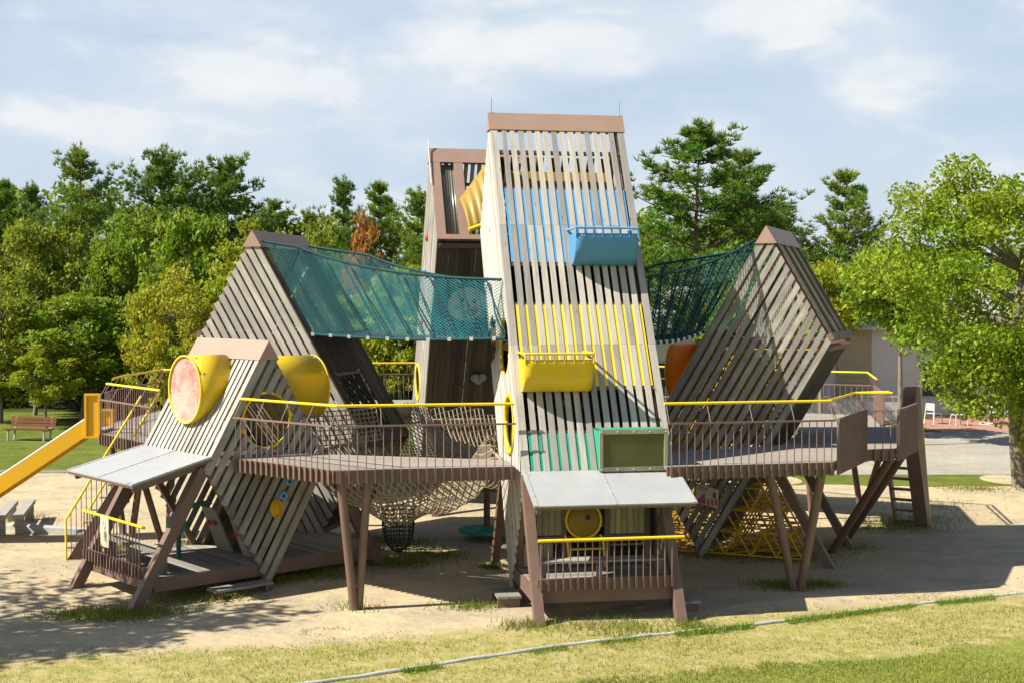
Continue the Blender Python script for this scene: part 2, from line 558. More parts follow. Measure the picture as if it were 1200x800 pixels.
def tag(o, label=None, cat=None, group=None, kind=None):
    if label: o['label'] = label
    if cat: o['category'] = cat
    if group: o['group'] = group
    if kind: o['kind'] = kind
    return o


def thing(name, label, cat, loc=(0, 0, 0), rz=0.0, group=None):
    o = bpy.data.objects.new(name, None)
    o.empty_display_size = 0.3
    COL.objects.link(o)
    o.location = loc
    o.rotation_euler = (0, 0, rz)
    return tag(o, label, cat, group)


# ------------------------------------------------------------------ terrain
def gz(x, y):
    z = -0.16 * math.exp(-((x + 7.6) ** 2 + (y - 22.6) ** 2) / 2.6)
    z -= 0.05 * math.exp(-((x + 6.4) ** 2 + (y - 21.4) ** 2) / 1.2)
    z += 0.03 * math.sin(x * 0.9 + 1) * math.sin(y * 0.7) * math.exp(-((y - 24) / 14) ** 2)
    return z


def build_ground():
    def axis(lo, hi, step, far, n):
        a = list(np.arange(lo, hi + 1e-6, step))
        g = np.geomspace(1, far, n)[1:]
        return [lo - q for q in g[::-1]] + a + [hi + q for q in g]
    xs = axis(-16, 16, 0.25, 500, 12)
    ys = axis(15, 40, 0.25, 500, 12)
    V = [(x, y, gz(x, y) if abs(x) < 20 and 10 < y < 44 else 0.0) for x in xs for y in ys]
    ny = len(ys)
    F = [(i * ny + j, (i + 1) * ny + j, (i + 1) * ny + j + 1, i * ny + j + 1) for i in range(len(xs) - 1) for j in range(ny - 1)]
    me = bpy.data.meshes.new('ground')
    me.from_pydata(V, [], F)
    me.materials.append(M['ground'])
    me.polygons.foreach_set('use_smooth', np.ones(len(F), dtype=bool))
    o = bpy.data.objects.new('ground', me)
    COL.objects.link(o)
    tag(o, kind='structure')


build_ground()


def sheet(name, pts, z, mat):
    b = MB()
    b._faces([(x, y, z) for x, y in pts], [list(range(len(pts)))], [(x, y) for x, y in pts], 0.5, 0)
    return tag(b.build(name, mat), kind='structure')


def wob(pts, step=0.6, amp=0.25):
    out = []
    for i, p in enumerate(pts):
        q = pts[(i + 1) % len(pts)]
        n = max(1, int(math.hypot(q[0] - p[0], q[1] - p[1]) / step))
        for k in range(n):
            f = k / n
            out.append((p[0] + (q[0] - p[0]) * f + random.uniform(-amp, amp), p[1] + (q[1] - p[1]) * f + random.uniform(-amp, amp)))
    return out


sheet('lawn', wob([(-60, 40.2), (-12, 39.6), (-5, 39.3), (3, 40.2), (3, 62), (-60, 62)]), 0.006, 'lawn')
sheet('lawn_strip', wob([(6.5, 36.9), (13.5, 36.6), (22, 36.8), (34, 37), (34, 39.2), (6.5, 39.2)], 0.4, 0.2), 0.008, 'lawn')
sheet('lawn_strip', wob([(4, 52.2), (17.3, 52.0), (17.3, 54.0), (4, 55)], 0.5, 0.1), 0.016, 'lawn')
sheet('gravel_path', [(3, 39.0), (60, 39.0), (60, 52.3), (3, 52.3)], 0.012, 'path')
sheet('brick_terrace', [(17.3, 52.1), (44, 51.0), (44, 60), (16.8, 60)], 0.020, 'brick')
b = MB()
b.cube((-40, 39.35, 0), (-6.4, 39.5, 0.07))
tag(b.build('lawn_kerb', 'concrete'), kind='structure')

# pale stone edging that crosses the front turf
b = MB()
kp = [(-4.6, 16.6), (-2.55, 17.5), (-0.6, 18.62), (1.3, 19.58), (3.2, 20.45), (5.2, 21.35), (7.2, 22.2), (9.15, 23.0), (11.5, 23.9), (15, 25.2)]
kpts = []
for i in range(len(kp) - 1):
    for k in range(8):
        f = k / 8
        x_ = kp[i][0] + (kp[i + 1][0] - kp[i][0]) * f
        y_ = kp[i][1] + (kp[i + 1][1] - kp[i][1]) * f + random.uniform(-0.012, 0.012)
        kpts.append(Vector((x_, y_, gz(x_, y_) + 0.008 + random.uniform(-0.012, 0.008))))
for i in range(0, len(kpts) - 8, 8):
    seg_ = kpts[i:i + 9]
    seg_[-1] = seg_[-1].lerp(seg_[-2], 0.06)
    b.tube(seg_, 0.036, 8)
tag(b.build('kerb', 'kerb'), kind='structure')

# ------------------------------------------------------------------ slatted towers on a 60 degree lattice
L, H, W = 2.54, 2.2, 2.655
D = Vector((0.5, 0, 0.8660254))          # along the long leaning edges
E = Vector((0.5, 0, -0.8660254))         # down the end face
NF = Vector((-0.8660254, 0, 0.5))        # out of the front face
NE = Vector((0.8660254, 0, 0.5))         # out of the end face
NB = Vector((0.8660254, 0, -0.5))        # out of the back face
VY = Vector((0, 1, 0))
EL = 2.5403


def fpt(t, v, off=0.0): return Vector((-L / 2, v, H)) + D * t + NF * off
def bpt(t, v, off=0.0): return Vector((0, v, 0)) + D * t + NB * off


def ept(n, s, v, off=0.0): return Vector((-L / 2, v, H)) + D * (n * EL) + E * s + NE * off
def uf(z): return -L / 2 + (z - H) * 0.57735
def ub(z): return z * 0.57735


def slat_strip(b, n, side, s0, s1, holes, exact, mat, v0, th=0.035):
    """one side-face slat between fractions s0..s1 of the lower end edge"""
    F = Vector((-L / 2, 0, H))
    perp = NB
    def pt(a, p): return F + D * a + perp * p
    p0, p1 = 2.2 * s0, 2.2 * s1
    pc = (p0 + p1) / 2
    am0, am1 = -1.27 * s0, -1.27 * s1
    amid = (am0 + am1) / 2
    segs = [[amid + random.uniform(-0.02, 0.02), amid + n * EL + random.uniform(-0.02, 0.02)]]
    for (hu, hz, hr) in holes:
        q = Vector((hu, 0, hz)) - F
        ha, hp = q.dot(D), q.dot(perp)
        if abs(pc - hp) < hr:
            w_ = math.sqrt(hr * hr - (pc - hp) ** 2)
            new = []
            for (a0, a1) in segs:
                if ha + w_ < a0 or ha - w_ > a1:
                    new.append([a0, a1])
                    continue
                if ha - w_ > a0: new.append([a0, ha - w_])
                if ha + w_ < a1: new.append([ha + w_, a1])
            segs = new
    for (a0, a1) in segs:
        e0 = exact and abs(a0 - amid) < 0.03
        e1 = exact and abs(a1 - amid - n * EL) < 0.03
        q = [pt(am0 if e0 else a0, p0), pt((am0 + n * EL) if e1 else a1, p0),
             pt((am1 + n * EL) if e1 else a1, p1), pt(am1 if e0 else a0, p1)]
        q = [Vector((p.x, v0, p.z)) for p in q]
        b.prism(q, VY * (th if side > 0 else -th), mat, D)


def tower(n, loc, az, label, nslat=14, wood='wood', side_wood='wood', nside=13, side_gap=0.27, cuts=(), holes0=(), holes1=(),
          exact=False, front_tight=False, end='panes', legs=True, floors=True):
    root = thing('play_tower', label, 'play tower', (loc[0], loc[1], 0), az, 'slatted wooden towers of the play structure')
    full = n * EL
    # front slats
    b = MB()
    def fs(v0, v1, t0, t1, mat=0, off=0.006, th=0.023):
        b.box(fpt(t0, v0, off), D * (t1 - t0), VY * (v1 - v0), NF * th, mat)
    cells = []
    st = 0.13
    vs = W / 2
    cells.append((-vs, -vs + st))
    cells.append((vs - st, vs))
    inner = W - 2 * st - 0.10
    pitch = inner / nslat
    sw = pitch * (0.93 if front_tight else 0.64)
    for i in range(nslat):
        c = -inner / 2 + (i + 0.5) * pitch
        cells.append((c - sw / 2, c + sw / 2))
    for (v0, v1) in cells:
        ranges = [(0.0, full - 0.1)]
        for (cv0, cv1, ct0, ct1) in cuts:
            if v0 < cv1 and v1 > cv0:
                nr = []
                for (a0, a1) in ranges:
                    if ct0 > a0: nr.append((a0, min(a1, ct0)))
                    if ct1 < a1: nr.append((max(a0, ct1), a1))
                ranges = nr
        for (a0, a1) in ranges:
            # boards come in lengths: butt joints at every lattice step
            k = a0
            while k < a1 - 0.05:
                nx = min(a1, (math.floor(k / EL + 1e-6) + 1) * EL)
                fs(v0 + random.uniform(-.004, .004), v1 + random.uniform(-.004, .004), k, nx - 0.004)
                k = nx
    b.build('front_slats', wood, root)
    # sides
    for side, holes in ((-1, holes0), (1, holes1)):
        b = MB()
        wfr = (0.051 if exact else 0.0567) if not side_gap < 0.1 else 0.072
        pit = (1 - wfr) / (nside - 1)
        for k in range(nside):
            slat_strip(b, n, side, k * pit, k * pit + wfr, holes, exact, 0, side * (W / 2 - 0.036))
        b.build('side_slats', side_wood, root)
    # back boards
    b = MB()
    nb = 20
    for i in range(nb):
        v0 = -W / 2 + 0.05 + i * (W - 0.1) / nb
        b.box(bpt(0.35, v0, -0.03), D * (full - 0.42), VY * ((W - 0.1) / nb - 0.008), NB * 0.03)
    b.build('back_boards', 'wood_shaded', root)
    # frame: corner rails, cross beams
    b = MB()
    for v in (-W / 2 + 0.085, W / 2 - 0.085):
        b.bar(fpt(0.02, v, -0.075), fpt(full - 0.15, v, -0.075), 0.09, 0.12, NF)
        b.bar(bpt(0.05, v, -0.095), bpt(full - 0.08, v, -0.095), 0.09, 0.12, NB)
        b.bar(ept(n, 0.2, v, -0.05), ept(n, EL - 0.05, v, -0.05), 0.13, 0.09, NE)
        b.bar(fpt(0.05, v, -0.06), bpt(0.14, v, -0.1), 0.08, 0.12, (0, 0, 1))
        for k in range(1, n + 1):
            z = H * k
            b.bar((uf(z) + 0.12, v, z - 0.05), (ub(z) - 0.12, v, z - 0.05), 0.07, 0.13)
    for k in range(int(full / 0.8467) + 1):
        t = k * 0.8467
        if t < 0.02: t = 0.05
        ok = not any(ct0 - 0.05 < t < ct1 + 0.05 and (cv1 - cv0) > 1.9 for (cv0, cv1, ct0, ct1) in cuts)
        if ok and t < full - 0.2:
            b.bar(fpt(t, -W / 2 + 0.05, -0.022), fpt(t, W / 2 - 0.05, -0.022), 0.07, 0.05, NF)
    for t in (0.3, EL, 2 * EL, 3 * EL):
        if t < full + 0.1:
            tt = min(t, full - 0.12)
            b.bar(bpt(tt, -W / 2 + 0.05, 0.03), bpt(tt, W / 2 - 0.05, 0.03), 0.10, 0.06, NB)
    b.build('frame', 'brown', root)
    # end face
    if end == 'panes':
        b = MB()
        for i in range(3):
            v0 = -W / 2 + 0.2 + i * 0.76
            b.box(ept(n, 0.3, v0, -0.03), E * (EL - 0.5), VY * 0.70, NE * 0.02)
        b.build('end_boards', 'wood_lichen', root)
        b = MB()
        for i in range(4):
            v0 = -W / 2 + 0.12 + i * 0.76
            b.box(ept(n, 0.28, v0 - 0.01, 0.0), E * (EL - 0.34), VY * 0.08, NE * 0.045)
        b.box(ept(n, EL - 0.16, -W / 2, -0.02), E * 0.14, VY * W, NE * 0.11)
        b.build('end_frame', 'brown', root)
    elif end == 'open':
        b = MB()
        for i in range(9):
            v0 = -W / 2 + 0.18 + i * 0.26
            b.box(ept(n, 0.85, v0, -0.02), E * (EL - 0.95), VY * 0.15, NE * 0.03)
        b.build('end_boards', 'wood_shaded', root)
    # ridge cap
    b = MB()
    hw = W / 2 + 0.03
    A = fpt(full, 0)
    fp, ep = fpt(full - 0.345, 0, 0.045), ept(n, 0.345, 0, 0.045)
    b.prism([(fp.x, -hw, fp.z), (A.x, -hw, A.z + 0.075), (ep.x, -hw, ep.z)], (0, 2 * hw, 0), 0, VY)
    b.build('ridge_cap', 'brown_cap', root)
    # unseen inner floors added to keep the tower inside dark
    if floors:
        for k in range(1, n + 1):
            z = H * k
            b = MB()
            x0, x1 = uf(z) + 0.15, ub(z) - 0.15
            for i in range(10):
                b.cube((x0 + (x1 - x0) * i / 10, -W / 2 + 0.14, z), (x0 + (x1 - x0) * (i + 0.94) / 10, W / 2 - 0.14, z + 0.03))
            b.build('inner_floor', 'wood_shaded', root)
    # raking legs behind
    if legs:
        for v in (-W / 2 + 0.11, W / 2 - 0.11):
            b = MB()
            b.bar((1.36, v, 2.05), (2.60, v, -0.12), 0.15, 0.17, NB)
            b.build('leg', 'brown', root)
    return root


AZ = {'front': 1.73687, 'rear': -1.37710, 'right': -0.39589, 'left': 2.88552, 'low': 0.72138}
BASE = {'front': (1.2818, 23.2693), 'rear': (-1.1666, 34.1098), 'right': (4.3401, 27.3258), 'left': (-3.8499, 28.1036), 'low': (-5.3123, 24.6251)}


def local(key, x, y):
    dx, dy = x - BASE[key][0], y - BASE[key][1]
    c, s = math.cos(AZ[key]), math.sin(AZ[key])
    return dx * c + dy * s, -dx * s + dy * c


def wpos(key, u, v, z=0.0):
    c, s = math.cos(AZ[key]), math.sin(AZ[key])
    return Vector((BASE[key][0] + u * c - v * s, BASE[key][1] + u * s + v * c, z))


t1 = tower(3, BASE['front'], AZ['front'], 'tallest slatted wooden tower, leaning back, with blue and yellow baskets on its front',
           wood='wood', side_wood='wood_sunlit', nside=13, side_gap=0.05,
           holes1=[(0.10, 3.0, 0.52), (0.75, 4.35, 0.55), (2.15, 4.45, 0.45)], end='open')
t5 = tower(3, BASE['rear'], AZ['rear'], 'rear slatted tower leaning forward, with a brown framed window and board underside darkened as shade',
           wood='wood', side_wood='wood_grey', side_gap=0.05, end='none', holes0=[(0.1, 3.1, 0.45)])
t2 = tower(2, BASE['right'], AZ['right'], 'right hand slatted tower leaning right, half in shade, with amber bars inside',
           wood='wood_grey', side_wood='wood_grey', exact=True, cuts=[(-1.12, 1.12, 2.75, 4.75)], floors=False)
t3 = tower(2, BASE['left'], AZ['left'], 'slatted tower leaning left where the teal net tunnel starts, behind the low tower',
           wood='wood_shaded', side_wood='wood', cuts=[(-1.12, 1.12, 2.6, 4.75), (-0.35, 0.85, 0.35, 1.75)], front_tight=True)
t4 = tower(1, BASE['low'], AZ['low'], 'low slatted rhombus tower on the left with two big yellow barrel tubes',
           wood='wood', side_wood='wood_grey', nside=12, holes0=[(0.0, 3.02, 0.50)], floors=False)

# --- tall front tower: coloured boards, baskets, viewing box, rings, rods
for t0, t1_, colr in ((4.27, 5.90, 'blue'), (1.72, 3.36, 'yellow'), (0.03, 0.82, 'green')):
    b = MB()
    b.box(fpt(t0, -W / 2 + 0.16, -0.013), D * (t1_ - t0), VY * (W - 0.32), NF * 0.029)
    b.build('colour_board', colr, t1)


def basket(root, tb, vc, width, matp, matb, label):
    o0 = fpt(tb, vc, 0.04)
    # bucket: leaves the boards at the foot, bellies out, rises to a level lip
    prof = [(-0.03, 0.0), (0.08, 0.008), (0.17, 0.045), (0.25, 0.105), (0.315, 0.19), (0.36, 0.29), (0.385, 0.40), (0.395, 0.50), (0.395, 0.56)]
    b = MB()
    P = []
    for j in range(9):
        v = vc - width / 2 + width * j / 8
        row = []
        for (o, z) in prof:
            row.append(Vector((o0.x - o, v, o0.z + z)))
        P.append(row)
    b.grid(P, 0, 0.015)
    for sgn in (-1, 1):
        v = vc + sgn * width / 2
        pts = [Vector((o0.x - o, v, o0.z + z)) for o, z in prof]
        f_top = o0 + D * (0.56 / 0.866)
        pts.append(Vector((f_top.x, v, f_top.z)))
        b.prism(pts, (0, -sgn * 0.015, 0), 0)
    for j in range(5):
        v = vc - width / 2 + 0.08 + (width - 0.16) * j / 4
        b.disc((o0.x - 0.396, v, o0.z + 0.525), (-1, 0, 0), 0.016, 0.010, 8, 1)
    bk = b.build('lookout_basket', [matp, 'steel'], root)
    bk['label'] = label
    b = MB()
    zr = o0.z + 0.66
    xr = o0.x - 0.405
    b.tube([(xr, vc - width / 2, zr), (xr, vc + width / 2, zr)], 0.022, 8)
    for sgn in (-1, 1):
        v = vc + sgn * width / 2
        fz = o0 + D * (0.66 / 0.866)
        b.tube([(xr, v, zr), (fz.x, v, zr)], 0.022, 8)
        b.tube([(xr, v, zr), (xr, v, o0.z + 0.5)], 0.018, 8)
    for j in range(1, 7):
        v = vc - width / 2 + width * j / 7
        b.tube([(xr, v, zr), (xr, v, o0.z + 0.5)], 0.012, 6)
    b.build('basket_rail', matb, bk)


basket(t1, 4.20, -0.53, 1.17, 'blue_plastic', 'blue', 'blue bucket shaped lookout basket')
basket(t1, 1.62, 0.62, 1.20, 'yellow_plastic', 'yellow', 'yellow bucket shaped lookout basket')

# viewing box with olive pane
vb = MB()
v0, v1 = -1.17, 0.02
lo, hi = fpt(0.10, 0, 0.05), fpt(0.90, 0, 0.05)
xo = lo.x - 0.06
for v in (v0, v1):
    vb.prism([(lo.x, v, lo.z), (xo, v, lo.z), (xo, v, hi.z), (hi.x, v, hi.z)], (0, 0.02 if v < 0 else -0.02, 0))
vb.prism([(xo, v0, hi.z), (hi.x, v0, hi.z), (hi.x, v1, hi.z), (xo, v1, hi.z)], (0, 0, -0.02))
vb.prism([(xo, v0, lo.z), (lo.x, v0, lo.z), (lo.x, v1, lo.z), (xo, v1, lo.z)], (0, 0, 0.02))
vbo = vb.build('viewing_box', 'green', t1)
b = MB()
for (a0, a1, z0, z1) in ((v0, v1, hi.z - 0.07, hi.z + 0.01), (v0, v1, lo.z - 0.01, lo.z + 0.06)):
    b.cube((xo - 0.03, a0, z0), (xo - 0.003, a1, z1))
for v in (v0, v1 - 0.06):
    b.cube((xo - 0.028, v, lo.z + 0.06), (xo - 0.004, v + 0.06, hi.z - 0.07))
for i in range(5):
    for z in (lo.z + 0.025, hi.z - 0.03):
        b.disc((xo - 0.03, v0 + 0.03 + i * (v1 - v0 - 0.06) / 4, z), (-1, 0, 0), 0.016, 0.01, 8, 1)
b.build('pane_frame', ['wood_lichen', 'white'], vbo)
b = MB()
b.cube((xo - 0.012, v0 + 0.05, lo.z + 0.05), (xo - 0.004, v1 - 0.05, hi.z - 0.06))
b.build('pane', 'acrylic', vbo)
b = MB()
b.disc((xo + 0.05, v1 - 0.42, (lo.z + hi.z) / 2 + 0.02), (-1, 0, 0), 0.22, 0.012, 28, 0)
b.disc((xo + 0.055, v1 - 0.56, (lo.z + hi.z) / 2 + 0.04), (-1, 0, 0), 0.15, 0.012, 28, 1)
b.build('dial', ['cream', 'amber_plastic'], vbo)

b = MB()
b.pipe((0.10, W / 2 - 0.06, 3.0), (0.10, W / 2 + 0.03, 3.0), 0.55, 0.48)
b.build('porthole_ring', 'yellow', t1)
b = MB()
b.pipe((0.75, W / 2 - 0.07, 4.35), (0.75, W / 2 - 0.005, 4.35), 0.57, 0.52)
b.build('porthole_ring', 'yellow', t1)
for v in (-W / 2 + 0.04, W / 2 - 0.04):
    b = MB()
    a = fpt(3 * EL, v)
    b.tube([(a.x, v, a.z + 0.02), (a.x, v, a.z + 0.36)], 0.011, 6)
    b.build('lightning_rod', 'steel', t1)
# interior amber panels seen through the top gaps
b = MB()
b.box(fpt(5.95, -W / 2 + 0.2, -0.9), D * 1.0, VY * (W - 0.7), NF * 0.02)
b.build('inner_panel', 'honey_plastic', t1)

# --- rear tower end window, chute, marks
b = MB()
for v in (-W / 2, W / 2 - 0.22, -0.78):
    b.box(ept(3, 0.3, v, -0.02), E * (EL - 0.3), VY * (0.22 if abs(v) > 0.6 else 0.12), NE * 0.06)
b.box(ept(3, EL - 0.13, -W / 2, -0.03), E * 0.13, VY * W, NE * 0.10)
b.build('window_frame', 'brown_cap', t5)
b = MB()
b.grid([[ept(3, 0.34 + (EL - 0.5) * q, -W / 2 + 0.20 + 0.40 * k / 40, -0.07 + 0.010 * math.sin(k * 0.95)) for k in range(41)] for q in (0, 0.5, 1)], 0, 0.004)
b.build('window_pane', 'sheet', t5)
b = MB()
pa = [ept(3, 1.45, -0.74, 0.10), ept(3, 0.30, 0.15, 0.38), ept(3, 2.2, 0.25, 0.50), ept(3, 2.46, -0.62, 0.34)]
n_ = 10
P = []
for i in range(n_ + 1):
    row = []
    for j in range(n_ * 3 + 1):
        f, g = i / n_, j / (n_ * 3)
        p = (pa[0].lerp(pa[3], f)).lerp(pa[1].lerp(pa[2], f), g)
        p = p + NE * (0.10 * math.sin(f * math.pi) + 0.014 * math.sin(g * 34))
        row.append(p)
    P.append(row)
b.grid(P, 0, 0.012)
ch = b.build('chute_cover', 'honey_plastic', t5)
b = MB()
b.tube([pa[3], pa[2]], 0.05, 8)
b.build('chute_rim', 'yellow', ch)
b = MB()
a = fpt(3 * EL, 0)
b.tube([ept(3, 1.0, -W / 2 - 0.03, 0.06), ept(3, 0.0, -W / 2 - 0.03, 0.08), Vector((a.x, -W / 2 - 0.03, a.z + 0.3))], 0.014, 6)
b.build('lightning_rod', 'white', t5)
for (u_, z_, mm) in ((2.1, 6.75, 'red'), (1.65, 5.95, 'blue'), (1.1, 4.7, 'red')):
    b = MB()
    b.dome((u_, -W / 2, z_), (0, -1, 0), 0.10, 0.06, 12, 4)
    b.build('climbing_hold', mm, t5)
b = MB()
b.pipe((0.1, -W / 2 - 0.02, 3.1), (0.1, -W / 2 + 0.05, 3.1), 0.5, 0.42)
b.build('porthole_ring', 'yellow', t5)
# round painted face board and a grey double-lobed hold on its shade-darkened underside
b = MB()
cface = bpt(5.95, -0.5, 0.05)
b.disc(cface, NB, 0.46, 0.03, 32, 0)
for (dv, dt, rr, mi) in ((0.16, 0.08, 0.055, 1), (-0.12, 0.12, 0.05, 1), (0.20, -0.16, 0.09, 2), (-0.24, -0.08, 0.07, 2), (0.0, -0.22, 0.06, 2)):
    b.disc(cface + VY * dv + D * dt + NB * 0.031, NB, rr, 0.006, 14, mi)
fb = b.build('round_face_board', ['cream', 'green_dark', 'pink'], t5)
b = MB()
hpos = bpt(3.85, -0.05, 0.07)
for s_ in (-1, 1):
    b.dome(hpos + VY * (0.09 * s_) + D * 0.03, NB, 0.11, 0.10, 14, 5)
b.dome(hpos - D * 0.06, NB, 0.10, 0.10, 14, 5)
b.build('climbing_hold', 'concrete', t5)

# --- low tower: barrels, ring, holds
def barrel(root, key, u0, u1, z, r, face_cut, disc, v=0.0, mat='yellow_plastic', lab=None):
    """horizontal tube along u from u1 (free rim) to a slanted cut on the tower face"""
    b = MB()
    seg = 40
    vs_o, rows = [], []
    for rad in (r, r - 0.025):
        ring1, ring0 = [], []
        for k in range(seg):
            a = 2 * math.pi * k / seg
            vv, zz = v + rad * math.cos(a), z + rad * math.sin(a)
            ring1.append(Vector((u1, vv, zz)))
            ring0.append(Vector((face_cut(zz), vv, zz)))
        rows += [ring1, ring0]
    order = [rows[0], rows[1], rows[3], rows[2]]
    vs_ = [p for rw in order for p in rw]
    fs_ = []
    for ri in range(4):
        for k in range(seg):
            k2 = (k + 1) % seg
            a_, c_ = ri * seg, ((ri + 1) % 4) * seg
            f = [a_ + k, a_ + k2, c_ + k2, c_ + k]
            fs_.append(f if u1 > u0 else f[::-1])
    b._faces(vs_, fs_, [(0, 0)] * len(vs_), 0.5, 0, True)
    sg0 = 1 if u1 > u0 else -1
    for a_ in (0.5, 1.2, 1.95, 2.64):
        q_ = Vector((u1 - sg0 * 0.10, v + r * math.cos(a_), z + r * math.sin(a_)))
        b.disc(q_, (0, math.cos(a_), math.sin(a_)), 0.028, 0.010, 8, 1)
    br = b.build('barrel_tube', [mat, 'steel'], root)
    if lab: br['label'] = lab
    b = MB()
    sg = 1 if u1 > u0 else -1
    b.pipe((u1 - sg * 0.02, v, z), (u1 + sg * 0.015, v, z), r + 0.006, r - 0.024, 40)
    b.build('rim', 'yellow', br)
    if disc:
        b = MB()
        b.disc((u1 - sg * 0.03, v, z), (sg, 0, 0), r - 0.02, 0.012, 40)
        b.build('end_disc', disc, br)
    return br


barrel(t4, 'low', -0.5, -0.98, 3.56, 0.63, lambda z: uf(z) + 0.01, 'disc', 0.0, lab='yellow barrel tube closed by a scratched cloudy disc')
barrel(t4, 'low', 0.5, 1.78, 3.50, 0.63, lambda z: (4 * H - z) * 0.57735 - 1.27 * 2 + 0.02 + 0.0, None, 0.0, lab='plain yellow barrel tube on the right slope')
barrel(t2, 'right', -0.5, -1.0, 3.72, 0.58, lambda z: uf(z) + 0.01, 'amber_plastic', 0.05, 'amber_plastic', 'amber barrel tube in the shade')
b = MB()
b.tube([(-1.03, 0.18, 3.85), (-1.05, -0.05, 3.86), (-1.03, -0.2, 3.78)], 0.012, 6)
b.tube([(-1.04, 0.0, 3.86), (-1.05, 0.03, 3.45)], 0.012, 6)
b.build('steering_handle', 'red', t2)
b = MB()
b.pipe((0, -W / 2 + 0.045, 3.02), (0, -W / 2 + 0.10, 3.02), 0.525, 0.485)
b.build('porthole_ring', 'yellow', t4)
b = MB()
b.dome((0.13, -W / 2 - 0.01, 1.40), (0.3, -1, 0.1), 0.15, 0.06, 20, 5, 0)
b.pipe((0.13, -W / 2 - 0.005, 1.40), (0.15, -W / 2 - 0.06, 1.405), 0.165, 0.14, 24, 0)
b.build('speaking_cone', 'yellow_lattice', t4)
for u_, z_ in ((0.29, 1.62), (0.42, 1.88)):
    b = MB()
    b.pipe((u_, -W / 2 - 0.05, z_), (u_, -W / 2 + 0.01, z_), 0.085, 0.035, 16)
    b.build('climbing_hold', 'blue', t4)
# play panel seen through the ring
b = MB()
b.tube([(0.0, -0.35, 2.42), (0.0, -0.35, 3.62)], 0.03, 8, 1)
b.prism([(-0.5, 0.35, 2.9), (0.55, 0.35, 2.9), (0.35, 0.35, 3.45), (-0.3, 0.35, 3.45)], (0, 0.03, 0), 0)
b.cube((0.18, 0.0, 2.5), (0.24, 0.06, 3.2), 2)
b.build('play_panel', ['amber_plastic', 'red', 'blue'], t4)
b = MB()
for i in range(14):
    x0 = -1.1 + i * 0.16
    b.cube((x0, -W / 2 + 0.14, H + 0.02), (x0 + 0.148, W / 2 - 0.14, H + 0.05))
b.build('inner_floor', 'deck', t4)


